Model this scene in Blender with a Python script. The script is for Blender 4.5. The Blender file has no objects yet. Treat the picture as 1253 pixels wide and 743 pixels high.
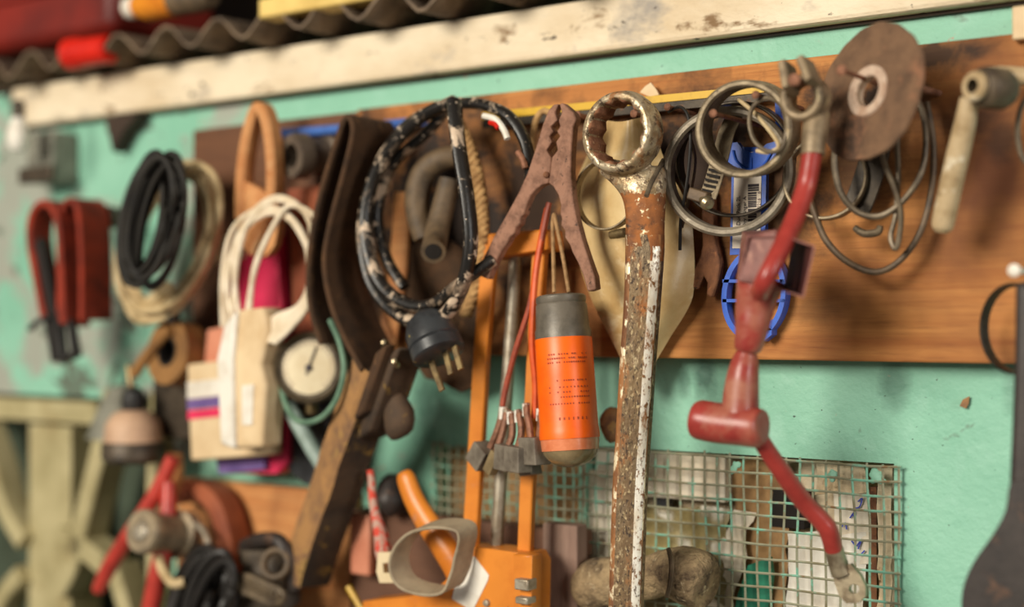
import bpy, math, random
from mathutils import Vector as V, noise as NZ
from mathutils.geometry import tessellate_polygon
random.seed(7)
SC = bpy.context.scene
COL = SC.collection
PI = math.pi

# ------------------------------------------------------------------ camera frame
F = 1740.0
TH = math.radians(35.4); PH = math.radians(0.77)
CAM = V((0, -0.86, 1.5))
D = V((-math.sin(TH)*math.cos(PH), math.cos(TH)*math.cos(PH), math.sin(PH)))
R = V((math.cos(TH), math.sin(TH), 0))
U = R.cross(D)

def ray(px, py): return D + R*((px-626.5)/F) + U*((371.5-py)/F)
def P(px, py, off=0.0):
    d = ray(px, py)
    return CAM + d*((-off-CAM.y)/d.y)
def S(px, off=0.0, py=371.5):
    """metres per pixel of the photograph at that place of the wall"""
    return ((-off-CAM.y)/ray(px, py).y)/F
def nrm(px, py, a=0.0, b=0.0):
    """unit normal leaning a to the side and b upwards from facing the viewer"""
    c = -ray(px, py).normalized()
    return (c*math.sqrt(max(0.0, 1-a*a-b*b)) + R*a + U*b).normalized()
NW = V((0, -1, 0))

# ------------------------------------------------------------------ materials
def lin(c):
    out = []
    for v in c[:3]:
        v /= 255.0
        out.append(v/12.92 if v <= 0.04045 else ((v+0.055)/1.055)**2.4)
    return (*out, 1.0)

class NT:
    def __init__(self, m):
        self.t = m.node_tree; self.n = self.t.nodes; self.l = self.t.links
    def new(self, ty, **kw):
        nd = self.n.new(ty)
        for k, v in kw.items():
            if k in nd.inputs: nd.inputs[k].default_value = v
            else: setattr(nd, k, v)
        return nd
    def link(self, a, b): self.l.new(a, b)
    def ramp(self, src, lo, hi):
        m = self.new('ShaderNodeMapRange'); m.inputs['From Min'].default_value = lo; m.inputs['From Max'].default_value = hi
        self.link(src, m.inputs['Value']); return m.outputs['Result']
    def noise(self, co, scale, detail=4, rough=0.6, dist=0.0):
        nd = self.new('ShaderNodeTexNoise'); nd.inputs['Scale'].default_value = scale; nd.inputs['Detail'].default_value = detail
        nd.inputs['Roughness'].default_value = rough; nd.inputs['Distortion'].default_value = dist
        self.link(co, nd.inputs['Vector']); return nd.outputs['Fac']
    def mix(self, fac, a, b):
        nd = self.new('ShaderNodeMix'); nd.data_type = 'RGBA'
        for s, v in ((nd.inputs[0], fac), (nd.inputs[6], a), (nd.inputs[7], b)):
            if hasattr(v, 'is_linked') or hasattr(v, 'links'): self.link(v, s)
            else: s.default_value = v
        return nd.outputs[2]
    def mixf(self, fac, a, b):
        nd = self.new('ShaderNodeMix'); nd.data_type = 'FLOAT'
        for s, v in ((nd.inputs[0], fac), (nd.inputs[2], a), (nd.inputs[3], b)):
            if hasattr(v, 'links'): self.link(v, s)
            else: s.default_value = v
        return nd.outputs[0]

def MAT(name, base, dark=None, scale=90, lo=.4, hi=.65, rough=.55, metal=0.0, bump=.25, bscale=500, spots=(), stretch=None, spec=.5, trans=0.0, alpha=1.0, seed=0.0, coat=0.0, emit=None, bdist=.0006):
    """base colour broken by noise towards `dark`; spots = [(colour, scale, lo, hi, rough, metal)] layered on top"""
    m = bpy.data.materials.new(name); m.use_nodes = True
    t = NT(m); bs = t.n['Principled BSDF']
    co = t.new('ShaderNodeTexCoord').outputs['Object']
    mp = t.new('ShaderNodeMapping'); mp.inputs['Location'].default_value = (seed, seed*1.7, seed*.6)
    if stretch: mp.inputs['Scale'].default_value = stretch
    t.link(co, mp.inputs['Vector']); co = mp.outputs['Vector']
    col = lin(base); rg = rough; mt = metal
    if dark:
        col = t.mix(t.ramp(t.noise(co, scale, 6, .62), lo, hi), lin(base), lin(dark))
    for i, s in enumerate(spots):
        f = t.ramp(t.noise(co, s[1], 5, .65, .3), s[2], s[3])
        col = t.mix(f, col, lin(s[0]))
        if len(s) > 4: rg = t.mixf(f, rg, s[4])
        if len(s) > 5: mt = t.mixf(f, mt, s[5])
    for sock, v in (('Base Color', col), ('Roughness', rg), ('Metallic', mt)):
        if hasattr(v, 'links'): t.link(v, bs.inputs[sock])
        else: bs.inputs[sock].default_value = v
    bs.inputs['Specular IOR Level'].default_value = spec
    bs.inputs['Transmission Weight'].default_value = trans
    bs.inputs['Alpha'].default_value = alpha
    bs.inputs['Coat Weight'].default_value = coat
    if bump:
        b = t.new('ShaderNodeBump'); b.inputs['Strength'].default_value = bump; b.inputs['Distance'].default_value = bdist
        t.link(t.noise(co, bscale, 5, .6), b.inputs['Height']); t.link(b.outputs['Normal'], bs.inputs['Normal'])
    return m

def stain_shade_mask(t, co, stains_and_shade, fr=40, amp=.35):
    """stains [(x, z, half width, half height, strength)] in the object's own coordinates, ragged by noise"""
    sx = t.new('ShaderNodeSeparateXYZ'); t.link(co, sx.inputs[0])
    nz = t.noise(co, fr, 5, .65, .4); tot = None
    def m(op, a, b=None):
        nd = t.new('ShaderNodeMath', operation=op)
        for i, v in enumerate((a, b)):
            if v is None: continue
            if hasattr(v, 'links'): t.link(v, nd.inputs[i])
            else: nd.inputs[i].default_value = v
        return nd.outputs[0]
    for x, z, rx, rz, k in stains_and_shade:
        dx = m('DIVIDE', m('SUBTRACT', sx.outputs['X'], x), rx); dz = m('DIVIDE', m('SUBTRACT', sx.outputs['Z'], z), rz)
        d = m('SQRT', m('ADD', m('MULTIPLY', dx, dx), m('MULTIPLY', dz, dz)))
        d = m('ADD', d, m('MULTIPLY', m('SUBTRACT', nz, .5), amp*6))
        f = m('MULTIPLY', t.ramp(d, 1.25, .45), k)
        tot = f if tot is None else m('MAXIMUM', tot, f)
    return tot

def wood(name, light, mid, dark, grain=(2.2, 40, 40), rough=.6, patch=3.0, bump=.3, stains_and_shade=None, scol=(38, 24, 14)):
    m = bpy.data.materials.new(name); m.use_nodes = True
    t = NT(m); bs = t.n['Principled BSDF']
    co = t.new('ShaderNodeTexCoord').outputs['Object']
    mp = t.new('ShaderNodeMapping'); mp.inputs['Scale'].default_value = grain; t.link(co, mp.inputs['Vector'])
    g = t.noise(mp.outputs['Vector'], 3.0, 8, .7, .6)
    g2 = t.noise(mp.outputs['Vector'], 14.0, 4, .7, .2)
    pt = t.noise(co, patch, 4, .55, .4)
    col = t.mix(t.ramp(g, .35, .68), lin(light), lin(mid))
    col = t.mix(t.ramp(pt, .5, .72), col, lin(dark))
    fine = t.ramp(g2, .52, .75)
    mf = t.new('ShaderNodeMath', operation='MULTIPLY'); mf.inputs[1].default_value = .45; t.link(fine, mf.inputs[0])
    col = t.mix(mf.outputs[0], col, lin(dark))
    if stains_and_shade: col = t.mix(stain_shade_mask(t, co, stains_and_shade), col, lin(scol))
    t.link(col, bs.inputs['Base Color']); bs.inputs['Roughness'].default_value = rough
    b = t.new('ShaderNodeBump'); b.inputs['Strength'].default_value = bump; b.inputs['Distance'].default_value = .001
    t.link(g2, b.inputs['Height']); t.link(b.outputs['Normal'], bs.inputs['Normal'])
    return m

# ------------------------------------------------------------------ geometry: every function returns (verts, faces, material index per face)
def join(*gs):
    vs, fs, ms = [], [], []
    for g in gs:
        b = len(vs); vs += g[0]; fs += [tuple(i+b for i in f) for f in g[1]]; ms += g[2]
    return vs, fs, ms
def withm(g, k): return g[0], g[1], [k]*len(g[1])

def cr(pts, n, closed=False):
    """Catmull-Rom through tuples"""
    if n <= 1: return [tuple(p) for p in pts]
    out = []; N = len(pts); k = len(pts[0])
    for i in range(N if closed else N-1):
        if closed: a, b, c, d = (pts[(i+j) % N] for j in (-1, 0, 1, 2))
        else: a, b, c, d = pts[max(i-1, 0)], pts[i], pts[i+1], pts[min(i+2, N-1)]
        for s in range(n):
            t = s/n
            out.append(tuple(.5*(2*b[q]+(c[q]-a[q])*t+(2*a[q]-5*b[q]+4*c[q]-d[q])*t*t+(3*b[q]-a[q]-3*c[q]+d[q])*t**3) for q in range(k)))
    if not closed: out.append(tuple(pts[-1]))
    return out

def loft(rings, closed=False, cap=True, mats=None):
    """rings of equal vertex count, each a closed loop"""
    n = len(rings[0]); vs = [p for r in rings for p in r]; fs = []; ms = []
    m = len(rings)
    for i in range(m if closed else m-1):
        j = (i+1) % m
        for k in range(n):
            l = (k+1) % n
            fs.append((i*n+k, i*n+l, j*n+l, j*n+k)); ms.append(mats[k] if mats else 0)
    if cap and not closed:
        fs.append(tuple(reversed(range(n)))); ms.append(0)
        fs.append(tuple((m-1)*n+k for k in range(n))); ms.append(0)
    return vs, fs, ms

def sweep(pts, prof, W=None, scales=None, closed=False, cap=True, mats=None):
    """profile (u along the width axis, v along the normal) carried along 3-D points"""
    N = len(pts); rings = []; prev = None
    for i, p in enumerate(pts):
        a = pts[(i-1) % N] if (closed or i > 0) else pts[i]
        b = pts[(i+1) % N] if (closed or i < N-1) else pts[i]
        t = (b-a)
        t = t.normalized() if t.length > 1e-9 else V((0, 0, 1))
        if W is not None:
            w = (W - t*W.dot(t)); w = w.normalized() if w.length > 1e-6 else (prev or V((0, 1, 0)))
        else:
            if prev is None:
                h = V((0, 0, 1)) if abs(t.z) < .9 else V((1, 0, 0)); w = t.cross(h).normalized()
            else: w = (prev - t*prev.dot(t)).normalized()
        prev = w; nn = t.cross(w)
        s = scales[i] if scales else 1.0
        rings.append([p + w*(u*s) + nn*(v*s) for u, v in prof])
    return loft(rings, closed, cap, mats)

def circ(r, n=10, rx=1.0, ry=1.0): return [(r*rx*math.cos(2*PI*k/n), r*ry*math.sin(2*PI*k/n)) for k in range(n)]
def rect(w, h, c=0.0):
    w /= 2; h /= 2
    if not c: return [(-w, -h), (w, -h), (w, h), (-w, h)]
    return [(-w+c, -h), (w-c, -h), (w, -h+c), (w, h-c), (w-c, h), (-w+c, h), (-w, h-c), (-w, -h+c)]

def tube(pts, r=5, seg=10, sub=6, closed=False, W=None, flat=1.0, wob=0.0):
    """pts (px, py, off[, r]) with r in photograph pixels"""
    q = [(p[0], p[1], p[2], p[3] if len(p) > 3 else r) for p in pts]
    q = cr(q, sub, closed)
    P3 = [P(a, b, c) for a, b, c, _ in q]
    if wob: P3 = [p + NZ.noise_vector(p*60)*wob for p in P3]
    sc = [S(a, c)*rr for a, b, c, rr in q]
    return sweep(P3, circ(1, seg, 1, flat), W, sc, closed)

def ribbon(pts, width, thick, W=V((0, 1, 0)), sub=8, closed=False):
    q = cr(pts, sub, closed)
    return sweep([P(*a[:3]) for a in q], rect(width, thick, thick*.3), W, None, closed)

def basis(ax):
    ax = ax.normalized()
    h = V((0, 0, 1)) if abs(ax.z) < .95 else V((1, 0, 0))
    u = h.cross(ax).normalized()
    return u, ax.cross(u), ax

def lathe(prof, c, ax, seg=40, rfun=None):
    """prof [(r, h)] along ax from c; r may be 0 at the ends"""
    u, v, a = basis(ax); rings = []
    for r, h in prof:
        r = max(r, 1e-5)
        rings.append([c + a*h + (u*math.cos(2*PI*k/seg) + v*math.sin(2*PI*k/seg))*(r*(rfun(2*PI*k/seg) if rfun else 1)) for k in range(seg)])
    return loft(rings, False, True)

def ring_solid(prof, c, ax, seg=48, rf=None):
    """closed profile loop revolved about ax: rings, tyres, washers. rf(i, angle) scales point i"""
    u, v, a = basis(ax); n = len(prof); rings = []
    for k in range(seg):
        th = 2*PI*k/seg; d = u*math.cos(th)+v*math.sin(th)
        rings.append([c + a*h + d*(r*(rf(i, th) if rf else 1)) for i, (r, h) in enumerate(prof)])
    return loft(rings, True)

def band(px, py, off, r, width, thick, ax=None, seg=56, wob=0.0):
    """flat hoop: r, width, thick in pixels, axis ax"""
    s = S(px, off); ax = ax or NW; r *= s; w = width*s/2; t = thick*s; c = min(t, w)*.3
    pr = [(r-t, -w+c), (r-t, w-c), (r-t+c, w), (r-c, w), (r, w-c), (r, -w+c), (r-c, -w), (r-t+c, -w)]
    rf = (lambda i, th: 1+wob*math.sin(2*th+1)) if wob else None
    return ring_solid(pr, P(px, py, off), ax, seg, rf)

def plate3(outer, vec, holes=()):
    """flat shape through 3-D outline points, thickened by vec"""
    loops = [list(outer)] + [list(h) for h in holes]
    flat = [p for l in loops for p in l]; n = len(flat)
    tri = tessellate_polygon(loops)
    vs = flat + [p+vec for p in flat]; fs = []
    nv = vec.normalized()
    for t in tri:
        a, b, c = (flat[i] for i in t)
        if (b-a).cross(c-a).dot(nv) > 0: t = (t[0], t[2], t[1])
        fs.append(tuple(t)); fs.append((t[2]+n, t[1]+n, t[0]+n))
    o = 0
    for li, l in enumerate(loops):
        m = len(l)
        ar = V((0, 0, 0))
        for k in range(m): ar += l[k].cross(l[(k+1) % m])
        ccw = ar.dot(nv) < 0
        if li: ccw = not ccw
        for k in range(m):
            a, b = o+k, o+(k+1) % m
            fs.append((b, a, a+n, b+n) if ccw else (a, b, b+n, a+n))
        o += m
    return vs, fs, [0]*len(fs)
def plate(px, off, thick, holes=(), smooth=0):
    """outline in pixels on the plane `off` in front of the wall, thick towards the wall"""
    f = lambda l: [P(a, b, off) for a, b in (cr(l, smooth, True) if smooth else l)]
    return plate3(f(px), V((0, thick, 0)), [f(h) for h in holes])
def ell(cx, cy, rx, ry, n=20, rot=0): 
    c, s = math.cos(rot), math.sin(rot)
    return [(cx+rx*math.cos(2*PI*k/n)*c-ry*math.sin(2*PI*k/n)*s, cy+rx*math.cos(2*PI*k/n)*s+ry*math.sin(2*PI*k/n)*c) for k in range(n)]

def box3(c, ex, ey, ez):
    vs = [c+ex*a+ey*b+ez*d for a in (-1, 1) for b in (-1, 1) for d in (-1, 1)]
    fs = [(0, 1, 3, 2), (4, 6, 7, 5), (0, 4, 5, 1), (2, 3, 7, 6), (0, 2, 6, 4), (1, 5, 7, 3)]
    return vs, fs, [0]*6
def wbox(x0, x1, y0, y1, z0, z1):
    return box3(V(((x0+x1)/2, (y0+y1)/2, (z0+z1)/2)), V(((x1-x0)/2, 0, 0)), V((0, (y1-y0)/2, 0)), V((0, 0, (z1-z0)/2)))
def pbox(px0, py0, px1, py1, off0, off1, ref=None):
    """upright board parallel to the wall, corners read at its front face off1"""
    a, b = P(px0, py0, off1), P(px1, py1, off1)
    return wbox(min(a.x, b.x), max(a.x, b.x), -off1, -off0, min(a.z, b.z), max(a.z, b.z))

def blob(c, rx, ry, rz, amp=.15, fr=40, seg=24, ang=0, seed=0):
    vs, fs = [], []
    ca, sa = math.cos(ang), math.sin(ang)
    m = seg//2; rings = []
    for i in range(m+1):
        la = -PI/2 + PI*i/m; ring = []
        for k in range(seg):
            lo = 2*PI*k/seg
            d = V((math.cos(la)*math.cos(lo), math.cos(la)*math.sin(lo), math.sin(la)))
            s = 1 + amp*NZ.noise(V((d.x*rx, d.y*ry, d.z*rz))*fr + V((seed, 0, 0))) 
            x, y, z = d.x*rx*s, d.y*ry*s, d.z*rz*s
            ring.append(c + V((x*ca - z*sa, y, x*sa + z*ca)))
        rings.append(ring)
    return loft(rings)

def sheet(rows, thick=.0015):
    """rows of 3-D points -> a thin shell with two faces and edges"""
    m, n = len(rows), len(rows[0]); f = [p for r in rows for p in r]
    nr = []
    for i in range(m):
        for k in range(n):
            a = rows[min(i+1, m-1)][k]-rows[max(i-1, 0)][k]; b = rows[i][min(k+1, n-1)]-rows[i][max(k-1, 0)]
            q = a.cross(b); nr.append(q.normalized() if q.length > 1e-12 else V((0, 1, 0)))
    N = m*n; vs = f + [p - q*thick for p, q in zip(f, nr)]; fs = []
    for i in range(m-1):
        for k in range(n-1):
            a, b, c, d = i*n+k, i*n+k+1, (i+1)*n+k+1, (i+1)*n+k
            fs.append((a, d, c, b)); fs.append((a+N, b+N, c+N, d+N))
    edge = [k for k in range(n)] + [i*n+n-1 for i in range(1, m)] + [(m-1)*n+k for k in range(n-2, -1, -1)] + [i*n for i in range(m-2, 0, -1)]
    for q in range(len(edge)):
        a, b = edge[q], edge[(q+1) % len(edge)]
        fs.append((a, b, b+N, a+N))
    return vs, fs, [0]*len(fs)

# ------------------------------------------------------------------ objects
def mesh_obj(name, geo, mats, base, parent=None, smooth=35, bevel=0.0):
    me = bpy.data.meshes.new(name)
    me.from_pydata([v-base for v in geo[0]], [], geo[1]); 
    mats = mats if isinstance(mats, (list, tuple)) else [mats]
    for m in mats: me.materials.append(m)
    me.polygons.foreach_set('material_index', geo[2])
    me.validate()
    import bmesh
    bm = bmesh.new(); bm.from_mesh(me); bmesh.ops.recalc_face_normals(bm, faces=bm.faces); bm.to_mesh(me); bm.free()
    if smooth:
        me.polygons.foreach_set('use_smooth', [True]*len(me.polygons))
        me.set_sharp_from_angle(angle=math.radians(smooth))
    me.update()
    o = bpy.data.objects.new(name, me); COL.objects.link(o)
    if parent: o.parent = parent
    else: o.location = base
    if bevel:
        b = o.modifiers.new('Bevel', 'BEVEL'); b.width = bevel; b.segments = 2; b.limit_method = 'ANGLE'; b.angle_limit = math.radians(40)
    return o
def centre(geo):
    n = len(geo[0]); s = V((0, 0, 0))
    for v in geo[0]: s += v
    return s/n
def tag(o, label, cat, group=None):
    o['label'] = label; o['category'] = cat
    if group: o['group'] = group
    return o
def solo(name, label, cat, geo, mats, group=None, **kw):
    return tag(mesh_obj(name, geo, mats, centre(geo), None, **kw), label, cat, group)
def struct(name, geo, mats, label=None, **kw):
    o = mesh_obj(name, geo, mats, centre(geo), None, **kw); o['kind'] = 'structure'
    if label: o['label'] = label
    return o
class Thing:
    def __init__(self, name, label, cat, base, group=None):
        self.base = P(*base) if not isinstance(base, V) else base
        o = bpy.data.objects.new(name, None); COL.objects.link(o); o.location = self.base; o.empty_display_size = .01
        tag(o, label, cat, group); self.o = o
    def part(self, name, geo, mats, sub=None, label=None, **kw):
        c = mesh_obj(name, geo, mats, self.base, sub or self.o, **kw)
        if label: c['label'] = label
        return c

def text_geo(body, size, origin, xdir, ydir, extr=.0002, align='LEFT'):
    cu = bpy.data.curves.new('lettering', 'FONT'); cu.body = body; cu.size = size; cu.extrude = extr; cu.align_x = align; cu.resolution_u = 3
    o = bpy.data.objects.new('lettering', cu); COL.objects.link(o)
    dg = bpy.context.evaluated_depsgraph_get()
    me = bpy.data.meshes.new_from_object(o.evaluated_get(dg))
    z = xdir.cross(ydir)
    vs = [origin + xdir*v.co.x + ydir*v.co.y + z*v.co.z for v in me.vertices]
    fs = [tuple(p.vertices) for p in me.polygons]
    bpy.data.objects.remove(o); bpy.data.curves.remove(cu); bpy.data.meshes.remove(me)
    return vs, fs, [0]*len(fs)
# ------------------------------------------------------------------ material library
def wall_paint(stains_and_shade=None):
    m = bpy.data.materials.new('teal_wall_paint'); m.use_nodes = True
    t = NT(m); bs = t.n['Principled BSDF']
    co = t.new('ShaderNodeTexCoord').outputs['Object']
    col = t.mix(t.ramp(t.noise(co, 9, 5, .6, .4), .35, .7), lin((143, 197, 172)), lin((126, 184, 158)))
    col = t.mix(t.ramp(t.noise(co, 30, 5, .6, .2), .55, .75), col, lin((150, 200, 178)))
    # worn grey patches, more of them towards the far end of the wall
    sx = t.new('ShaderNodeSeparateXYZ'); t.link(co, sx.inputs[0])
    far = t.ramp(sx.outputs['X'], -.02, -.26)
    n1 = t.noise(co, 11, 5, .6, .5)
    ad = t.new('ShaderNodeMath', operation='MULTIPLY_ADD'); ad.inputs[1].default_value = .15; t.link(far, ad.inputs[0]); t.link(n1, ad.inputs[2])
    col = t.mix(t.ramp(ad.outputs[0], .62, .70), col, lin((160, 163, 150)))
    ad2 = t.new('ShaderNodeMath', operation='MULTIPLY_ADD'); ad2.inputs[1].default_value = .12; t.link(far, ad2.inputs[0]); t.link(t.noise(co, 26, 4, .6, .6), ad2.inputs[2])
    col = t.mix(t.ramp(ad2.outputs[0], .71, .76), col, lin((98, 110, 95)))
    if stains_and_shade: col = t.mix(stain_shade_mask(t, co, stains_and_shade, 30, .3), col, lin((36, 74, 62)))
    # chips and specks
    col = t.mix(t.ramp(t.noise(co, 75, 4, .55, .4), .70, .74), col, lin((176, 150, 130)))
    col = t.mix(t.ramp(t.noise(co, 260, 3, .5, .2), .70, .75), col, lin((60, 84, 72)))
    t.link(col, bs.inputs['Base Color']); bs.inputs['Roughness'].default_value = .55
    b = t.new('ShaderNodeBump'); b.inputs['Strength'].default_value = .55; b.inputs['Distance'].default_value = .0014
    t.link(t.noise(co, 210, 6, .65), b.inputs['Height'])
    b2 = t.new('ShaderNodeBump'); b2.inputs['Strength'].default_value = .5; b2.inputs['Distance'].default_value = .006
    t.link(t.noise(co, 22, 4, .5), b2.inputs['Height']); t.link(b.outputs['Normal'], b2.inputs['Normal'])
    t.link(b2.outputs['Normal'], bs.inputs['Normal'])
    return m
m_ply = wood('orange_plywood', (206, 146, 88), (182, 112, 58), (120, 66, 34), (2.0, 30, 30), .55, 9.0)
m_plank = wood('brown_plank', (112, 76, 54), (92, 60, 42), (60, 38, 28), (2.5, 30, 30), .7, 8.0)
m_greyplank = wood('grey_plank', (150, 122, 106), (128, 100, 86), (96, 72, 60), (30, 30, 2.5), .7, 8.0)
m_beam = MAT('weathered_white_beam', (230, 214, 186), (208, 186, 152), 12, .42, .66, .65, bump=.6, bscale=160, spots=((( 158, 148, 136), 15, .58, .70), ((128, 98, 62), 40, .61, .70), ((60, 48, 36), 110, .645, .69)), stretch=(.6, 1, 1.2), bdist=.0018)
m_darktimber = wood('dark_timber', (64, 46, 32), (48, 34, 24), (28, 20, 15), (2, 30, 30), .8, 6)
m_corr = MAT('corrugated_sheet', (124, 104, 82), (82, 66, 52), 30, .4, .62, .75, bump=.5, bscale=180, spots=(((160, 142, 118), 36, .6, .72), ((54, 42, 32), 50, .62, .7)))
m_redtank = MAT('dull_red_plastic', (128, 28, 14), (92, 18, 10), 14, .4, .65, .5, bump=.1)
m_redgloss = MAT('bright_red_plastic', (222, 40, 20), (196, 28, 14), 40, .4, .6, .3, bump=.05)
m_orangeplastic = MAT('amber_plastic', (222, 138, 34), (190, 104, 24), 30, .4, .6, .35, bump=.05)
m_white = MAT('white_plastic', (232, 226, 214), (208, 196, 178), 60, .45, .7, .4, bump=.08)
m_cream = MAT('cream_plastic', (226, 206, 168), (202, 176, 134), 40, .42, .7, .5, bump=.1)
m_yellow = MAT('yellow_paint', (208, 164, 22), (180, 136, 18), 90, .5, .7, .45, bump=.1, spots=(((90, 76, 50), 130, .66, .72),))
m_blue_enamel = MAT('blue_paint', (70, 112, 186), (52, 84, 150), 60, .4, .65, .45, bump=.1)
m_darksteel = MAT('dark_steel', (70, 61, 50), (44, 38, 32), 60, .4, .62, .45, .6, spots=(((104, 72, 48), 90, .6, .7, .7, .1),))
m_rust = MAT('rust', (142, 94, 62), (104, 66, 46), 110, .4, .64, .8, .15, .5, 420, spots=(((172, 112, 72), 210, .58, .7), ((66, 46, 36), 160, .62, .7)))
m_nail = MAT('rusty_nail', (152, 104, 78), (112, 74, 54), 300, .4, .65, .7, .3, .5, 900)
m_darkrust = MAT('brown_rust', (158, 116, 94), (124, 88, 70), 120, .42, .62, .75, .25, .45, 500, spots=(((158, 120, 100), 180, .58, .7), ((66, 48, 40), 220, .62, .7)))
# the wrench: chrome flaking off rust
m_wr_ring = MAT('flaking_chrome', (188, 172, 144), (146, 122, 88), 70, .42, .62, .30, .45, .5, 480, spots=(((142, 96, 54), 60, .51, .62, .7, .1), ((92, 70, 48), 230, .53, .62, .65, .2), ((54, 40, 30), 75, .57, .66, .7, .1), ((196, 174, 134), 420, .57, .64, .4, .4)), seed=1.3)
m_wr_in = MAT('rust_inside_ring', (152, 104, 72), (116, 72, 48), 130, .4, .62, .8, .05, .6, 420, spots=(((186, 146, 108), 260, .58, .68),))
m_wr_flat = MAT('worn_plating', (128, 104, 72), (104, 80, 54), 60, .42, .62, .5, .25, .7, 380, spots=(((168, 100, 40), 42, .54, .66, .75, .05), ((116, 98, 74), 46, .54, .64, .45, .4), ((186, 164, 124), 520, .56, .64, .45, .3), ((62, 46, 32), 640, .54, .62, .7, .1), ((196, 176, 138), 170, .62, .68, .4, .3)), stretch=(1, 1, .5), seed=.4, bdist=.001)
m_wr_edge = MAT('plated_edge_with_glint', (252, 246, 232), (236, 224, 202), 140, .42, .62, .24, .2, .5, 420, spots=(((124, 84, 46), 420, .53, .60, .7, .1), ((150, 98, 52), 70, .56, .64, .7, .1), ((84, 60, 40), 240, .58, .65, .7, .1)), stretch=(1, 1, .6))  # near-white base paints the highlight onto the worn plating
m_wr_chip = MAT('chipped_edge', (156, 104, 58), (112, 70, 40), 90, .42, .6, .7, .1, .6, 420, spots=(((236, 220, 184), 170, .54, .60, .4, .2),), stretch=(1, 1, .5))
m_wr_neck = MAT('orange_rust_neck', (158, 94, 40), (110, 66, 34), 60, .42, .62, .7, .1, .6, 420, spots=(((226, 206, 164), 170, .62, .67, .4, .3), ((60, 42, 28), 90, .6, .7, .7, .1)))
m_clampsteel = MAT('dull_grey_steel', (156, 140, 114), (116, 102, 82), 90, .42, .64, .5, .55, .4, 500, spots=(((166, 142, 104), 140, .6, .7, .6, .3), ((70, 58, 46), 120, .6, .7, .7, .2)))
m_graybelt = MAT('grey_steel_band', (150, 138, 120), (104, 95, 82), 70, .42, .64, .48, .4, .35, 500, spots=(((180, 170, 150), 160, .62, .7),))
m_bright = MAT('bright_screw_steel', (190, 176, 146), (142, 124, 92), 160, .4, .62, .35, .8, .3, 600)
m_blueplastic = MAT('blue_plastic', (38, 92, 196), (28, 72, 164), 60, .4, .65, .35, bump=.08)
m_label = MAT('label_paper', (236, 222, 204), (222, 204, 180), 90, .45, .7, .6, bump=.05)
m_ink = MAT('dark_ink', (56, 44, 48), None, rough=.6, bump=0)
m_print = MAT('faded_print', (164, 66, 20), None, rough=.6, bump=0)
m_ink2 = MAT('grey_ink', (126, 100, 96), None, rough=.6, bump=0)
m_redcable = MAT('red_cable_rubber', (164, 58, 50), (144, 46, 40), 60, .42, .66, .34, bump=.15, spots=(((190, 104, 84), 90, .62, .72),))
m_boot = MAT('dusty_red_rubber', (158, 58, 50), (136, 46, 42), 50, .42, .66, .30, bump=.2, spots=(((168, 108, 86), 40, .42, .68, .45), ), seed=2)
m_bootpale = MAT('faded_red_brown_shroud', (142, 88, 78), (106, 58, 52), 60, .42, .64, .4, bump=.2, spots=(((176, 124, 106), 80, .6, .7),))
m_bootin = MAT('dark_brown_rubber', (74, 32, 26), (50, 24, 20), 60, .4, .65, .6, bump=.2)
m_lead = MAT('dull_lead', (150, 130, 102), (106, 90, 70), 90, .44, .64, .5, .35, .35, 500, spots=(((62, 54, 42), 100, .60, .68), ((182, 166, 126), 120, .6, .7)))
m_lug = MAT('tinned_lug', (168, 154, 128), (126, 110, 88), 120, .44, .62, .42, .6, .35, 500)
m_disc = MAT('worn_abrasive', (122, 92, 68), (94, 70, 52), 60, .40, .66, .9, 0, .7, 900, spots=(((150, 104, 76), 40, .55, .72), ((70, 52, 40), 30, .56, .70)))
m_flange = MAT('pale_flange', (216, 190, 168), (186, 152, 128), 120, .44, .64, .5, .2, .2, 600)
m_tcream = MAT('paint_spattered_cream', (196, 172, 134), (160, 134, 96), 60, .42, .66, .5, bump=.3, spots=(((226, 212, 184), 80, .58, .68), ((96, 78, 56), 110, .62, .7)))
m_tdark = MAT('dusty_dark_steel', (114, 98, 76), (72, 60, 48), 60, .4, .64, .55, .3, .3, 500)
m_blackiron = MAT('black_iron', (58, 50, 46), (42, 36, 34), 60, .4, .64, .5, .2, .3, 400, spots=(((104, 74, 54), 60, .58, .7),))
m_wire = MAT('grey_wire', (124, 110, 90), (88, 76, 62), 90, .42, .64, .45, .4, .2, 600)
m_brownwire = MAT('dull_brown_wire', (104, 84, 62), (74, 60, 46), 90, .42, .64, .55, .2, .2, 600)
m_blackcord = MAT('black_cord_with_paint', (34, 30, 27), (22, 20, 18), 60, .42, .64, .36, bump=.25, spots=(((150, 128, 106), 36, .56, .68, .6), ((206, 182, 156), 55, .555, .61, .6), ((214, 194, 170), 190, .62, .65, .6)))
m_blackplain = MAT('black_rubber', (34, 30, 27), (24, 21, 19), 60, .42, .64, .5, bump=.2)
m_plug = MAT('grey_black_plug', (56, 58, 60), (40, 40, 42), 60, .42, .64, .35, bump=.1, spots=(((196, 168, 84), 100, .66, .7),))
m_brass = MAT('dull_brass', (150, 128, 88), (108, 90, 64), 140, .4, .64, .4, .7, .2)
m_hose = MAT('grey_brown_hose', (104, 84, 60), (72, 58, 42), 60, .42, .64, .65, bump=.2)
m_bore = MAT('dark_bore', (30, 24, 20), None, rough=.9, bump=0)
m_rope = MAT('natural_rope', (190, 150, 98), (140, 102, 60), 130, .4, .64, .85, bump=.6, bscale=900)
m_felt = MAT('brown_felt', (80, 54, 32), (56, 38, 22), 60, .4, .64, .95, bump=.6, bscale=900, spots=(((122, 86, 52), 90, .62, .74),))
m_tan = MAT('tan_leather', (204, 146, 92), (184, 116, 62), 40, .4, .64, .6, bump=.2, spots=(((222, 184, 136), 40, .58, .7),))
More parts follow.
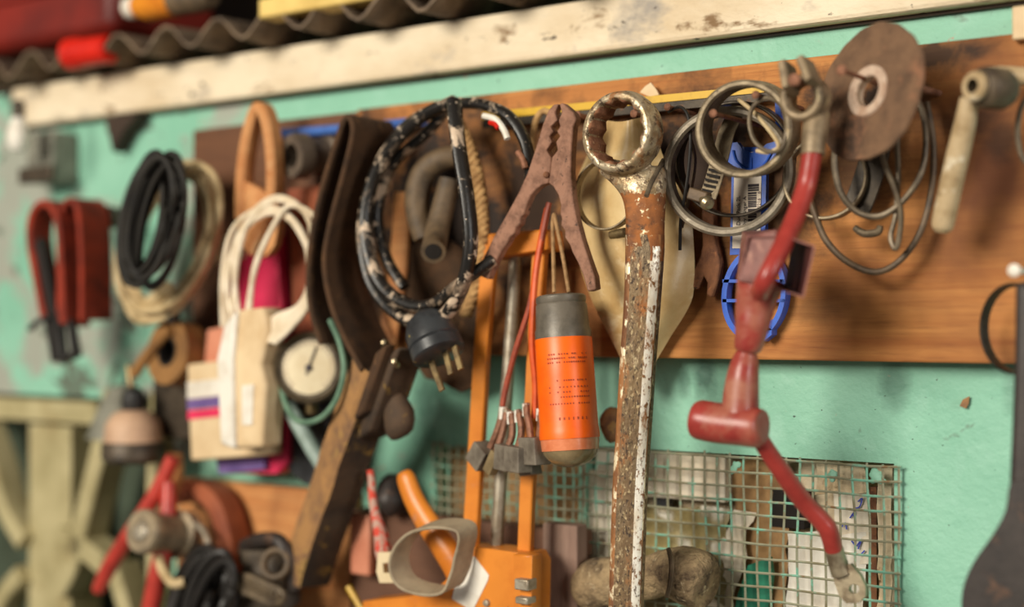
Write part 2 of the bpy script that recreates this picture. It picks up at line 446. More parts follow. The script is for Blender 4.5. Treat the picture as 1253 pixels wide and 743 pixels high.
m_webred = MAT('red_webbing', (158, 48, 20), (110, 32, 14), 50, .4, .64, .75, bump=.4, bscale=900)
m_cable_cream = MAT('cream_cable', (206, 182, 138), (172, 146, 102), 60, .42, .64, .55, bump=.15)
m_cable_black = MAT('black_cable', (32, 27, 20), (20, 17, 14), 60, .42, .64, .75, bump=.15)
m_cable_white = MAT('white_cord', (232, 216, 190), (210, 190, 158), 60, .42, .64, .4, bump=.1)
m_pink = MAT('pink_card', (230, 52, 96), (206, 36, 80), 40, .42, .64, .45, bump=.1, spots=(((240, 160, 170), 30, .62, .7),))
m_purple = MAT('purple_print', (116, 92, 150), (92, 72, 130), 40, .42, .64, .5, bump=.05)
m_card = MAT('cream_card', (222, 196, 156), (206, 176, 134), 30, .42, .64, .6, bump=.1)
m_greenhose = MAT('grey_green_hose', (108, 140, 116), (82, 112, 92), 60, .42, .64, .45, bump=.1)
m_paleblue = MAT('pale_grey_hose', (150, 168, 160), (122, 140, 130), 60, .42, .64, .5, bump=.1)
m_dial = MAT('dial_face', (218, 202, 166), (206, 186, 146), 60, .42, .64, .4, bump=.02)
m_gaugecase = MAT('worn_gauge_case', (98, 86, 68), (66, 56, 44), 60, .42, .64, .45, .3, .25)
m_pipe = MAT('dusty_pipe', (112, 98, 84), (82, 70, 60), 50, .42, .64, .6, .3, .3, 400)
m_oldbar = MAT('old_bar_face', (166, 122, 74), (120, 88, 62), 36, .4, .62, .75, bump=.5, bscale=240, spots=(((196, 156, 80), 40, .58, .68), ((84, 62, 46), 40, .62, .7)))
m_oldbardark = MAT('old_bar_side', (78, 58, 40), (52, 40, 30), 40, .4, .62, .8, bump=.5, bscale=240, spots=(((138, 106, 48), 60, .60, .68),))
m_orangetool = MAT('orange_enamel', (220, 134, 46), (202, 116, 34), 30, .4, .64, .38, bump=.12, spots=(((196, 128, 84), 60, .62, .72), ((120, 70, 40), 190, .68, .72)))
m_rod = MAT('grey_rod', (178, 168, 150), (142, 128, 108), 90, .42, .64, .42, .5, .25, spots=(((160, 96, 60), 50, .66, .72),))
m_orangecan = MAT('orange_label', (250, 106, 4), (244, 92, 2), 30, .42, .64, .4, bump=.06)
m_cancap = MAT('grey_cap', (112, 104, 92), (86, 80, 70), 60, .42, .64, .42, .15, .2)
m_candome = MAT('cloudy_dome', (146, 126, 92), (112, 96, 68), 50, .42, .64, .22, bump=.1, coat=.3)
m_candomepink = MAT('cloudy_orange_plastic', (226, 140, 98), (206, 112, 70), 50, .42, .64, .25, bump=.1, coat=.3)
m_twine = MAT('twine', (178, 140, 96), (140, 106, 70), 200, .42, .64, .85, bump=.5)
m_carbon = MAT('grey_carbon', (122, 112, 98), (94, 84, 72), 90, .42, .64, .6, .1, .25)
m_lead_braid = MAT('copper_braid', (150, 104, 80), (112, 76, 58), 260, .42, .64, .6, .3, .5)
m_copperred = MAT('red_wire', (176, 84, 60), (140, 66, 50), 90, .42, .64, .5, bump=.2)
m_orangewire = MAT('orange_wire', (220, 92, 36), (196, 74, 28), 90, .42, .64, .45, bump=.1)
m_pouch = MAT('pale_oilcloth', (216, 188, 136), (192, 156, 102), 26, .4, .66, .38, bump=.25, bscale=90, spots=(((228, 208, 168), 34, .56, .7), ((150, 112, 66), 60, .68, .75)), bdist=.002)
m_mesh = MAT('painted_wire', (150, 150, 126), (128, 120, 92), 60, .42, .62, .6, .05, .3, spots=(((126, 184, 160), 36, .52, .60), ((130, 96, 62), 80, .62, .68)))
m_plaster = MAT('pale_rubble', (228, 210, 180), (200, 174, 136), 30, .4, .64, .8, bump=.6, bscale=160, spots=(((110, 84, 56), 50, .6, .68),), bdist=.003)
m_paper = MAT('creased_paper', (232, 222, 204), (212, 196, 170), 34, .42, .66, .7, bump=.3)
m_brownpaper = MAT('brown_paper', (172, 134, 88), (132, 98, 62), 50, .42, .66, .8, bump=.3)
m_olive = MAT('olive_plastic_film', (156, 140, 94), (112, 100, 66), 34, .42, .64, .3, bump=.5, bscale=110, spots=(((206, 186, 138), 60, .6, .7),))
m_greenpl = MAT('green_plastic', (34, 128, 98), (24, 104, 80), 40, .42, .64, .4, bump=.1)
m_rag = MAT('grubby_rag', (166, 142, 106), (118, 98, 72), 60, .4, .62, .9, bump=1.0, bscale=90, spots=(((74, 58, 42), 70, .54, .66), ((190, 170, 136), 130, .6, .68)), bdist=.006)
m_lattice = MAT('cream_lattice', (184, 172, 130), (154, 142, 100), 20, .4, .66, .7, bump=.4, bscale=160, spots=(((148, 128, 84), 16, .56, .7),))
m_screen = MAT('dark_green_screen', (70, 82, 66), (52, 60, 44), 20, .4, .66, .8, bump=.4, bscale=700)
m_redtool = MAT('red_enamel', (188, 62, 50), (150, 44, 36), 40, .4, .64, .4, bump=.15, spots=(((196, 120, 96), 50, .62, .72),))
m_rustpaint = MAT('rust_red_paint', (160, 86, 52), (128, 62, 36), 30, .4, .64, .7, bump=.3)
m_roller = MAT('grey_metal_roller', (168, 150, 122), (128, 114, 94), 60, .42, .64, .45, .4, .2)
m_greygear = MAT('greasy_dark_metal', (86, 74, 60), (52, 44, 36), 60, .4, .64, .5, .4, .3)
m_webgrey = MAT('grey_strap', (164, 148, 122), (136, 120, 98), 50, .4, .64, .7, bump=.4, bscale=800)
m_glassy = MAT('milky_glass', (226, 236, 236), None, rough=.15, bump=0, trans=.35, coat=.5)
m_greycone = MAT('dusty_grey_shade', (138, 136, 122), (112, 110, 98), 40, .42, .64, .6, .2, .2)
m_pinkdust = MAT('dusty_pink_plate', (196, 160, 130), (168, 134, 108), 40, .42, .64, .6, bump=.15)
m_pinkstrip = MAT('faded_pink_plastic', (214, 142, 112), (190, 116, 88), 30, .42, .64, .5, bump=.15)
m_tape = MAT('brown_tape', (150, 108, 62), (120, 84, 48), 40, .42, .64, .45, bump=.1)
m_bluepen = MAT('blue_pen', (70, 84, 190), None, rough=.6, bump=0)
m_redspot = MAT('red_string', (206, 70, 52), (186, 150, 134), 140, .46, .52, .8, bump=.4)
# ------------------------------------------------------------------ camera and light
cd = bpy.data.cameras.new('camera'); cam = bpy.data.objects.new('camera', cd); COL.objects.link(cam)
cam.location = CAM
from mathutils import Matrix
cam.rotation_euler = Matrix((R, U, -D)).transposed().to_euler()
cd.sensor_width = 36.0; cd.lens = F*36.0/1253.0; cd.clip_start = .02; cd.clip_end = 50
cd.dof.use_dof = True; cd.dof.focus_distance = .905; cd.dof.aperture_fstop = 2.1; cd.dof.aperture_blades = 0
SC.camera = cam
SC.view_settings.view_transform = 'Standard'; SC.view_settings.look = 'None'; SC.view_settings.gamma = 1.0
SC.view_settings.use_curve_mapping = False; SC.view_settings.exposure = 0.2
SC.cycles.use_denoising = True

w = bpy.data.worlds.new('world'); SC.world = w; w.use_nodes = True
bg = w.node_tree.nodes['Background']; bg.inputs[0].default_value = (1.0, .92, .80, 1); bg.inputs[1].default_value = .13
def area(name, loc, target, size, power, col):
    l = bpy.data.lights.new(name, 'AREA'); l.shape = 'RECTANGLE'; l.size = size[0]; l.size_y = size[1]; l.energy = power; l.color = col
    o = bpy.data.objects.new(name, l); COL.objects.link(o); o.location = loc
    o.rotation_euler = (V(target)-V(loc)).to_track_quat('-Z', 'Y').to_euler()
area('doorway_daylight', (-.95, -3.0, 2.45), (-.6, 0, 1.5), (1.2, 1.1), 104, (1.0, .93, .80))
area('edge_highlight_light', (2.4, -1.1, 2.0), (-.4, 0, 1.5), (.5, 1.0), 26, (1.0, .97, .92))  # unseen side lamp added for glints on the edges facing it

# ------------------------------------------------------------------ the wall and its openings
XL, XR = P(-330, 400).x, P(1500, 400).x
BO = .014
beam_z0 = P(626, 77, BO).z; beam_z1 = P(626, 13, BO).z
ZB, ZT = 1.02, beam_z1-.001
def rc(x0, y0, x1, y1):
    a, b = P(x0, y0), P(x1, y1); return a.x, b.x, min(a.z, b.z), max(a.z, b.z)
hA = (P(716, 565).x, P(1094, 565).x, 1.08, P(1000, 562).z)
hB = (P(534, 560).x, P(708, 560).x, P(620, 645).z, P(620, 552).z)
hC = (P(-70, 600).x, P(212, 600).x, 1.06, P(100, 486).z)
R4 = lambda h: [V((h[0], 0, h[2])), V((h[1], 0, h[2])), V((h[1], 0, h[3])), V((h[0], 0, h[3]))]
wg = plate3([V((XL, 0, ZB)), V((XR, 0, ZB)), V((XR, 0, ZT)), V((XL, 0, ZT))], V((0, .07, 0)), [R4(hA), R4(hB), R4(hC)])
wc = centre(wg)
def st(px, py, w, h, k, o, c):
    p = P(px, py, o); return (p.x-c.x, p.z-c.z, w*S(px, o), h*S(px, o), k)
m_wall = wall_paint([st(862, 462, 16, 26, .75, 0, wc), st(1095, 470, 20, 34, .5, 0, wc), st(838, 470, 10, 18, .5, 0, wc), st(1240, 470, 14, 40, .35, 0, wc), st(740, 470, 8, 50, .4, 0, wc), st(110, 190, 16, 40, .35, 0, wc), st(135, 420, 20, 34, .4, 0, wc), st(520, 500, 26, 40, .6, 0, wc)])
struct('wall_back', wg, m_wall, smooth=0)
struct('wall_outside', wbox(XL, XR, .16, .18, ZB, 2.1), m_darktimber, smooth=0)
struct('overhead_light_block', wbox(XL, XR, -.12, .18, 2.1, 2.12), m_darktimber, smooth=0)  # unseen strip added to keep the space above the beam dark
struct('trim_1', wbox(P(14, 130, BO).x, XR, -BO, -.0005, beam_z0, beam_z1), m_beam, 'weathered white timber beam along the top of the teal wall', smooth=0, bevel=.003)
struct('trim_2', wbox(P(14, 130, BO).x, XR, -.004, -.0002, beam_z0-.0022, beam_z0-.0003), m_darktimber, 'dark gap strip under the white beam', smooth=0)

# cream lattice window with its dark green fly screen
lat = [pbox(-60, 484, 118, 520, -.03, .004), pbox(36, 519, 86, 900, -.03, .005)]
def latbar(pts, w):
    q = [P(a, b, .002) for a, b in cr(pts, 6)]
    return sweep(q, rect(.03, w*S(60), .002), V((0, 1, 0)))
lat += [latbar([(150, 480), (132, 560), (112, 640), (100, 690), (84, 720)], 26), latbar([(-24, 500), (2, 570), (16, 620), (40, 662)], 22),
        latbar([(84, 655), (112, 668), (140, 690)], 26), latbar([(38, 700), (14, 730), (-6, 790)], 22), latbar([(150, 690), (170, 760), (180, 850)], 22),
        latbar([(206, 480), (200, 640), (206, 860)], 20)]
struct('window_1', join(*lat), m_lattice, 'cream openwork lattice window low in the wall')
scr = wbox(hC[0], hC[1], .05, .054, hC[2], hC[3])
struct('window_2', scr, m_screen, 'dark green fly screen behind the cream lattice', smooth=0)
# pale infill behind the wire netting
struct('trim_3', join(wbox(hA[0]+.001, hA[1]-.001, .033, .068, hA[2]+.001, hA[3]-.001)), m_plaster, 'pale rubble infill behind the wire netting', smooth=0)
struct('trim_4', wbox(hB[0]+.001, hB[1]-.001, .018, .068, hB[2]+.001, hB[3]-.001), m_brownpaper, 'brown infill behind the small netting', smooth=0)
# boards fixed to the wall
zt, zb = P(720, 101, .022).z, P(720, 437, .022).z
xs = P(436, 300, .022).x
bgeo = wbox(xs, XR-.08, -.022, -.001, zb, zt); bc = centre(bgeo)
m_board = wood('board_wood', (196, 134, 72), (164, 100, 48), (106, 60, 30), (2.0, 34, 34), .8, 7.0, stains_and_shade=[  # oil stains plus shade painted behind clutter, disc hole and clamp eye
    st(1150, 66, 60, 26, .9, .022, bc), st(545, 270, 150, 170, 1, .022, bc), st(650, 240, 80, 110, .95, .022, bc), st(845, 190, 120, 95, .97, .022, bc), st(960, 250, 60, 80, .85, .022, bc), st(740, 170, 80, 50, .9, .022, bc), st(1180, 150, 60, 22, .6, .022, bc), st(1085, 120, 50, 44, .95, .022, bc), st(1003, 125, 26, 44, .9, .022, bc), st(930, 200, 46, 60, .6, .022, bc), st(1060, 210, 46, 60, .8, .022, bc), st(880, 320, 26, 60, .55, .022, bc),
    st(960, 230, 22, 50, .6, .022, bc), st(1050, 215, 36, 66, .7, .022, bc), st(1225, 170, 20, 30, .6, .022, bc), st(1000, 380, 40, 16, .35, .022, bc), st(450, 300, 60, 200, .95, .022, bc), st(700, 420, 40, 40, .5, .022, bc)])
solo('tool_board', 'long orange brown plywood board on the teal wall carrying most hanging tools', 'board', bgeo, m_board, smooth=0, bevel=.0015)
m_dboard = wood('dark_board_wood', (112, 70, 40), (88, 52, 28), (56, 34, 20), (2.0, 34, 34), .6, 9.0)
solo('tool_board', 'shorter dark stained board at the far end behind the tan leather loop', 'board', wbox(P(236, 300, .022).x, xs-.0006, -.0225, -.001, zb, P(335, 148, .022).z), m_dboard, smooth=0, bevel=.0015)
solo('plywood_panel', 'low orange plywood panel beside the cream lattice behind the greasy black parts', 'panel', wbox(P(216, 600, .016).x, P(428, 600, .016).x, -.016, -.001, 1.1, P(320, 594, .016).z), m_ply, smooth=0, bevel=.001)
solo('brown_plank', 'dark brown plank low on the wall behind the orange tool', 'plank', wbox(P(432, 640, .02).x, P(708, 640, .02).x, -.02, -.001, 1.1, P(640, 644, .02).z), m_plank, smooth=0, bevel=.001)
solo('grey_plank', 'upright greyish plank standing against the dark brown plank', 'plank', pbox(664, 640, 706, 900, .0205, .034), m_greyplank, smooth=0, bevel=.001)
# ------------------------------------------------------------------ nails
def nail(px, py, off, label, r=6.0, shaft=2.6, mat=None, start=.0, tilt=V((0, 0, 0)), name='nail', group=None):
    """a nail driven into the board, its head at the pixel and `off` in front of the wall"""
    c = P(px, py, off); s = S(px, off); ax = (NW + tilt).normalized(); L = (off-start)/max(.2, -ax.y)
    root = c - ax*L
    t = Thing(name, label, 'nail', root, group)
    mt = mat or m_nail
    t.part('shank', lathe([(shaft*s, 0), (shaft*s*1.02, L-.001), (shaft*s*1.3, L)], root, ax, 12), mt)
    t.part('head', lathe([(r*s*.8, -.0009), (r*s, -.0003), (r*s, .0007), (r*s*.7, .0013), (0.0, .0015)], c, ax, 20), mt)
    return t
nail(817, 131, .062, 'rusty nail beside the big ring wrench with a black tie looped over it', 4.6, 2.6)
nail(873, 139, .102, 'rusty nail poking through the near steel hoop', 5.2, 3.0)
nail(925, 116, .088, 'rusty nail at the top of the near steel hoop above the blue plastic', 5.0, 2.8)
nail(776, 139, .05, 'rusty nail seen inside the ring of the big wrench', 5.0, 2.8)
nail(706, 141, .055, 'rusty nail holding the toothed clamp by its jaws', 5.5, 3.4)
nail(1030, 86, .110, 'pale-headed nail through the hole of the worn grinding disc', 6.5, 3.0)
nail(1126, 108, .06, 'long brown nail between the grinding disc and the T-shaped tool', 4.0, 4.0, m_darkrust, tilt=V((.05, 0, -.06)))
nail(1241, 331, .085, 'white nail above the black iron paddle', 8, 4.0, m_white)

# ------------------------------------------------------------------ big rusty ring wrench
t = Thing('ring_wrench', 'big rusty ring wrench with flaking chrome hanging upright', 'wrench', (763, 165, .07))
c = P(752, 161, .098); s = S(752, .098)
Ro, Ri = 50*s, 40.5*s; L = 34*s*1.0
SEG = 144
def star(i, th):
    if i not in STAR: return 1.0
    q = (th*12/(2*PI)) % 1.0; tri = abs(q-.5)*2
    return 1.0 + .14*(tri-.45)
STAR = {5, 6, 7, 8}
prof = [(Ro*.955, 0), (Ro, -.0018), (Ro*1.06, -L*.5), (Ro*.99, -L), (Ro*.9, -L*1.05), (Ri*.93, -L*1.05), (Ri*.93, -L*.9), (Ri*.93, -.003), (Ri*.965, -.0006), (Ri*1.04, 0.0004)]
g = ring_solid(prof, c, (NW+V((-.03, 0, .03))), SEG, star)
n = len(prof); g = (g[0], g[1], [1 if (k % n) in (5, 6, 7) else 0 for k in range(len(g[1]))])
ring_geo = g
# shank: oval neck running into a flat bar with a narrow plated edge, its highlight painted in
path = [(771, 205, .079, 38), (774, 211, .080, 39), (781, 222, .081, 33.5), (787, 238, .082, 27.5), (789, 256, .084, 25), (789, 280, .085, 24.2), (789, 310, .086, 23.6), (786, 370, .088, 22.4), (781, 440, .089, 22), (776, 520, .09, 21.6), (771, 600, .091, 21.4), (766, 743, .093, 21), (762, 840, .094, 21)]
qh = cr(path, 10)
q = [p for p in qh if p[1] > 286]
def bar_prof(k):
    """k 0 round neck .. 1 worn flat bar"""
    rd = circ(1, 16, 1, .8)
    fl = [(1.0, -.1), (.97, .12), (.84, .26), (.78, .34), (.42, .50), (.30, .50), (-.1, .42), (-.72, .48), (-.88, .42), (-1.0, .12), (-1.0, -.2), (-.7, -.45), (-.2, -.5), (.3, -.5), (.75, -.45), (1.0, -.3)]
    fl = fl[0:]
    return [((1-k)*a[0]+k*b[0], (1-k)*a[1]+k*b[1]) for a, b in zip(rd, fl)]
def bar_rings(q):
    rings = []
    for i, (a, b, o, r) in enumerate(q):
        p = P(a, b, o); sc = S(a, o)*r; k = min(1, max(0, (b-235)/70.0))
        yw = math.radians(8 + 20*min(1, max(0, (b-205)/60.0))); Wd = V((math.cos(yw), math.sin(yw), 0)); Nn = V((math.sin(yw), -math.cos(yw), 0))
        ws = sc/Wd.dot(R); vs = sc*min(1.05, 21/r)
        rings.append([p + Wd*(u*ws) + Nn*(v*vs) for u, v in bar_prof(k)])
    return rings
rings = bar_rings(q)
mi = [0, 0, 3, 1, 2, 0, 0, 3, 3, 3, 0, 0, 0, 0, 0, 0]
g = loft(rings, mats=mi)
nfac = 16
ms = list(g[2])
for i in range(len(rings)-1):
    for k in range(nfac):
        b = q[i][1]
        lim = 300 + 18*math.sin(k*2.1)
        if b < 236 + 10*math.sin(k*2.6): ms[i*nfac+k] = 5
        elif b < lim: ms[i*nfac+k] = 4
g = (g[0], g[1], ms)
t.part('handle', g, [m_wr_flat, m_wr_edge, m_wr_edge, m_wr_chip, m_wr_neck, m_wr_ring], smooth=50)

# the forged head: ring and flaring neck grown into one surface
def fuse(geo, voxel, smooth_it, keep):
    import bmesh
    me = bpy.data.meshes.new('head'); me.from_pydata([tuple(v) for v in geo[0]], [], geo[1]); 
    bm = bmesh.new(); bm.from_mesh(me); bmesh.ops.recalc_face_normals(bm, faces=bm.faces); bm.to_mesh(me); bm.free()
    o = bpy.data.objects.new('head', me); COL.objects.link(o)
    md = o.modifiers.new('Remesh', 'REMESH'); md.mode = 'VOXEL'; md.voxel_size = voxel
    dg = bpy.context.evaluated_depsgraph_get(); dg.update()
    m2 = bpy.data.meshes.new_from_object(o.evaluated_get(dg))
    bpy.data.objects.remove(o); bpy.data.meshes.remove(me)
    bm = bmesh.new(); bm.from_mesh(m2)
    vv = [v for v in bm.verts if not keep(v.co)]
    for _ in range(smooth_it): bmesh.ops.smooth_vert(bm, verts=vv, factor=.5, use_axis_x=True, use_axis_y=True, use_axis_z=True)
    for _ in range(1): bmesh.ops.smooth_vert(bm, verts=bm.verts, factor=.5, use_axis_x=True, use_axis_y=True, use_axis_z=True)
    bm.to_mesh(m2); bm.free()
    out = ([V(v.co) for v in m2.vertices], [tuple(p.vertices) for p in m2.polygons]); bpy.data.meshes.remove(m2)
    return out[0], out[1], [0]*len(out[1])
ax_r = (NW+V((-.03, 0, .03))).normalized()
def radial(p):
    d = p-c; return (d-ax_r*d.dot(ax_r)).length
g = fuse(join(ring_geo, loft(bar_rings([p for p in qh if p[1] < 292]))), .00065, 9, lambda p: radial(p) < Ri*1.0 or p.z > c.z-.016)
ms = []
zn0, zn1 = P(780, 226, .08).z, P(780, 250, .08).z
for f in g[1]:
    p = sum((g[0][i] for i in f), V((0, 0, 0)))/len(f); r_ = radial(p)
    lim = (zn0+zn1)/2 + .006*NZ.noise(p*150) + .003*NZ.noise(p*500)
    ms.append(1 if r_ < Ri*.985 and (p-c).dot(ax_r) < .0 else (2 if p.z < lim else 0))
t.part('head', (g[0], g[1], ms), [m_wr_ring, m_wr_in, m_wr_neck], smooth=60)

# ------------------------------------------------------------------ pale pouch behind the wrench
rows = []
YL = [(146, 738, 796), (170, 728, 804), (196, 716, 812), (215, 708, 822), (240, 703, 836), (270, 703, 846), (300, 706, 849), (330, 711, 850), (362, 722, 848), (385, 732, 838), (410, 745, 822), (440, 760, 804), (458, 770, 793), (474, 780, 785)]
for y, a, b in cr(YL, 3):
    row = []
    for k in range(15):
        f = k/14; off = .034 + .020*math.sin(PI*f)*min(1, (478-y)/120) + .0025*math.sin(9*f+y*.02)
        row.append(P(a+(b-a)*f, y + (3*math.sin(5*f) if y < 210 else 0), off))
    rows.append(row)
solo('cone_pouch', 'pale cream cone-shaped oilcloth pouch behind the big ring wrench', 'pouch', sheet(rows, .0016), m_pouch, smooth=60)
# scrap of pale card above
solo('card_scrap', 'torn scrap of pale card sticking up above the yellow ruler', 'card', plate([(783, 113), (789, 106), (796, 101), (803, 110), (806, 116), (794, 118)], .030, .0015), m_card)
t = Thing('hose_clamp', 'narrow brown hose clamp with a brass screw seen beside the wrench neck', 'hose clamp', (740, 240, .066))
t.part('band', band(742, 238, .066, 44, 13, 2.5, NW), m_clampsteel)
s = S(745, .066)
t.part('screw', lathe([(0, -13*s), (5*s, -12*s), (6*s, 0), (6*s, 10*s), (3*s, 13*s), (0, 13.5*s)], P(757, 286, .068), V((1, -.1, .1)), 16), m_brass)

# ------------------------------------------------------------------ ruler and blue rod
t = Thing('ruler', 'long dark ruler with a yellow top edge lying along the board', 'ruler', (740, 135, .03))
def strip(p0, p1, h0, h1, off, th): 
    return plate([(p0[0], p0[1]), (p1[0], p1[1]), (p1[0], p1[1]+h1), (p0[0], p0[1]+h0)], off, th)
t.part('yellow_edge', strip((590, 137.5), (935, 104), 9, 9, .034, .006), m_yellow, smooth=0)
t.part('dark_blade', strip((590, 146.5), (960, 110.5), 10, 11, .033, .004), m_darksteel, smooth=0)
solo('blue_rod', 'thin blue rod lying along the board behind the brown felt strip', 'rod', tube([(340, 164, .034), (420, 158, .034), (520, 148, .034)], 6, 10, 2), m_blue_enamel)

# ------------------------------------------------------------------ steel hoops by the wrench
ax1 = nrm(914, 158, -.30, .0)
g1 = band(915, 158, .074, 60, 46, 9, ax1, 72, .012)
solo('steel_hoop', 'thick grey steel hoop hanging nearest of the hoops above the barcode label', 'hoop', g1, m_clampsteel, 'hose clamps and hoops')
ax2 = nrm(892, 210, -.22, .02)
solo('steel_hoop', 'largest grey steel hoop hanging behind the thick near hoop', 'hoop', band(891, 210, .056, 80, 28, 11, ax2, 80, .012), m_graybelt, 'hose clamps and hoops')
solo('steel_hoop', 'dark inner hoop just inside the largest grey hoop', 'hoop', band(900, 195, .046, 72, 22, 4, nrm(892, 210, -.3, 0), 72, .02), m_darksteel, 'hose clamps and hoops')
solo('wire_ring', 'small dark wire ring dangling inside the thick near hoop', 'ring', tube([(938, 120, .083), (922, 130, .084), (917, 148, .086), (922, 170, .086), (936, 184, .085), (952, 184, .083), (960, 172, .08), (962, 150, .078), (955, 128, .08)], 2.9, 10, 6, True), m_wire)
solo('string_loop', 'frayed pale string slanting across the thick near hoop', 'string', tube([(904, 122, .075), (922, 138, .078), (940, 158, .08), (952, 178, .083), (940, 186, .084), (925, 184, .084)], 2.6, 8, 6, wob=.0006), m_cable_cream)
# worm drive clamp with its screw
t = Thing('worm_drive_clamp', 'worm-drive hose clamp with slotted band and screw inside the largest hoop', 'hose clamp', (862, 225, .055))
bpts = [(905, 130, .05), (890, 160, .055), (882, 190, .06), (874, 218, .062), (866, 242, .064)]
t.part('band', ribbon(bpts, .0, .001) if False else sweep([P(*a) for a in cr(bpts, 8)], rect(26*S(875, .06), .0012, .0003), V((.93, -.1, .22))), m_clampsteel)
slots = []
for k in range(7):
    p = P(877-k*1.9, 203+k*6.2, .0635); dx = P(888, 205, .0635)-P(870, 201, .0635)
    slots.append(box3(p+V((0, -.0006, 0)), dx*.42, V((0, .0004, 0)), V((0, 0, .0009))))
t.part('slots', join(*slots), m_bore, smooth=0)
t.part('screw_housing', box3(P(857, 240, .066), V((.006, .001, -.002)), V((0, .005, 0)), V((.0012, 0, .0036))), m_brownwire, bevel=.001)
sc = P(862, 246, .070)
t.part('screw', lathe([(0, .0075), (.0030, .007), (.0045, .005), (.0045, .003), (.0026, .002), (.0026, -.014), (.0018, -.015), (0, -.0155)], sc, nrm(862, 246, .4, -.3), 18), m_bright)
solo('thin_band', 'thin loose brown steel band curling beside the largest hoop', 'band', ribbon([(838, 152, .05), (850, 190, .05), (846, 230, .05), (838, 262, .048), (834, 278, .05)], .004, .0009), m_brownwire)
solo('cable_tie', 'thin black tie looped over the nail and hanging down by the wrench', 'cable tie', tube([(818, 137, .055), (832, 131, .06), (842, 142, .064), (845, 170, .066), (843, 205, .066), (838, 240, .064), (833, 270, .06), (832, 306, .055)], 2.1, 8, 6), m_blackplain)
solo('steel_pin', 'short grey steel pin end poking out beside the wrench neck', 'pin', tube([(812, 196, .07), (803, 212, .085), (796, 226, .093), (791, 240, .099)], 3.1, 10, 4), m_wire)
solo('open_end_wrench', 'small rusty open-end wrench hanging behind the largest hoop', 'wrench',
     plate([(858, 232), (870, 232), (872, 262), (873, 290), (877, 305), (880, 322), (877, 345), (870, 364), (864, 362), (865, 346), (861, 338), (856, 346), (851, 355), (845, 350), (848, 330), (856, 314), (859, 300), (858, 270)], .034, .008), m_rust, bevel=.0012)

# ------------------------------------------------------------------ blue bottle carrier with its barcode label
t = Thing('bottle_carrier', 'blue plastic bottle carrier with a white barcode label', 'carrier', (915, 250, .028))
ob = .033
rimg = plate(ell(922, 360, 39, 57, 40, .12), ob, .008, [ell(922, 360, 33, 50, 36, .12)])
spk = [plate([(884, 342), (960, 342), (960, 346), (884, 346)], ob, .007), plate([(884, 366), (960, 366), (960, 370), (884, 370)], ob, .007),
       plate([(918, 308), (924, 308), (924, 412), (918, 412)], ob, .006)]
t.part('lower_ring', join(rimg, *spk, plate([(935, 396), (945, 391), (944, 410), (934, 418)], ob, .008)), m_blueplastic)
t.part('handle_strip', plate([(896, 180), (938, 180), (936, 310), (893, 312)], ob, .004), m_blueplastic)
t.part('upper_ring', join(plate([(884, 176), (902, 174), (908, 182), (919, 187), (929, 184), (938, 176), (952, 172), (952, 188), (942, 204), (924, 212), (904, 208), (888, 196)], ob+.002, .005),
       plate([(886, 128), (892, 128), (892, 180), (886, 180)], ob, .006), plate([(948, 118), (955, 118), (956, 182), (950, 184)], ob, .006),
       tube([(897, 184, ob+.003), (902, 198, ob+.003), (918, 208, ob+.003), (934, 202, ob+.003), (944, 186, ob+.003)], 1.4, 8, 5), tube([(919, 193, ob+.003), (919, 210, ob+.003)], 1.2, 6, 1)), m_blueplastic)
lo_ = ob+.0006
lab = t.part('barcode_label', plate([(899, 186), (932, 186), (930, 304), (896, 304)], lo_, .0005), m_label, smooth=0)
so = S(913, lo_)
XU = V((0, 0, 1)); YU = V((-1, 0, 0))   # writing runs upwards
def ptext(body, px, py, hpx, m):
    return t.part('lettering', text_geo(body, hpx*so*1.35, P(px, py, lo_+.0004), XU, YU, .00012), m, lab, smooth=0)
ptext('Duo Pack 2L', 905.5, 276, 5.2, m_ink)
ptext('Canada Dry Ginger A', 913.2, 300, 5.0, m_ink)
ptext('10216   6', 930.5, 258, 4.6, m_ink2)
bars = []; z = 0; y = 286.0
random.seed(5)
while y > 228:
    hgt = random.choice((.9, 1.2, 1.8, 2.6, 1.0)); gap = random.choice((1.0, 1.4, 2.2, .9))
    x1 = 925.5 if y > 236 else 928.5
    bars.append(pbox(915.2, y-hgt, x1, y, lo_, lo_+.0003)); y -= hgt+gap
t.part('barcode', join(*bars), m_ink, lab, smooth=0)

# ------------------------------------------------------------------ red battery cable, nearest thing on the board
t = Thing('battery_cable', 'red battery cable with a lead terminal clamp, faded red boots and a ring lug', 'cable', (985, 130, .10))
o_ = .105
t.part('terminal_clamp', join(band(986, 121, o_-.004, 28, 36, 10, nrm(985, 121, -.42, .10), 40),
       tube([(1001, 136, o_-.010, 14), (999, 150, o_-.006, 16), (996, 170, o_-.002, 15), (995, 190, o_, 14.5)], 16, 16, 4)), m_lead, smooth=50)
ea = []
for (a, b) in (((968, 112), (963, 80)), ((996, 103), (985, 75))):
    ea.append(sweep([P(a[0], a[1], o_+.008), P((a[0]+b[0])/2, (a[1]+b[1])/2, o_+.006), P(b[0], b[1], o_+.004)], rect(.015, .0048, .001), V((0, 1, 0)), None))
t.part('jaw_ears', join(*ea), m_lead)
t.part('clamp_bolt', lathe([(0, -.003), (.0022, -.003), (.0022, .009), (.0038, .009), (.0038, .012), (.0026, .0126), (0, .0127)], P(980, 100, o_+.008), nrm(980, 100, -.35, .1), 6), m_nail, label='rusty clamp bolt')
t.part('red_core', tube([(994, 184, o_, 12.4), (991, 205, o_, 12.2), (986, 230, o_+.001, 12.2), (974, 264, o_+.010, 12), (960, 296, o_+.022, 12), (945, 326, o_+.033, 12), (935, 346, o_+.034, 12), (930, 358, o_+.022, 12)], 12, 18, 8), m_redcable)
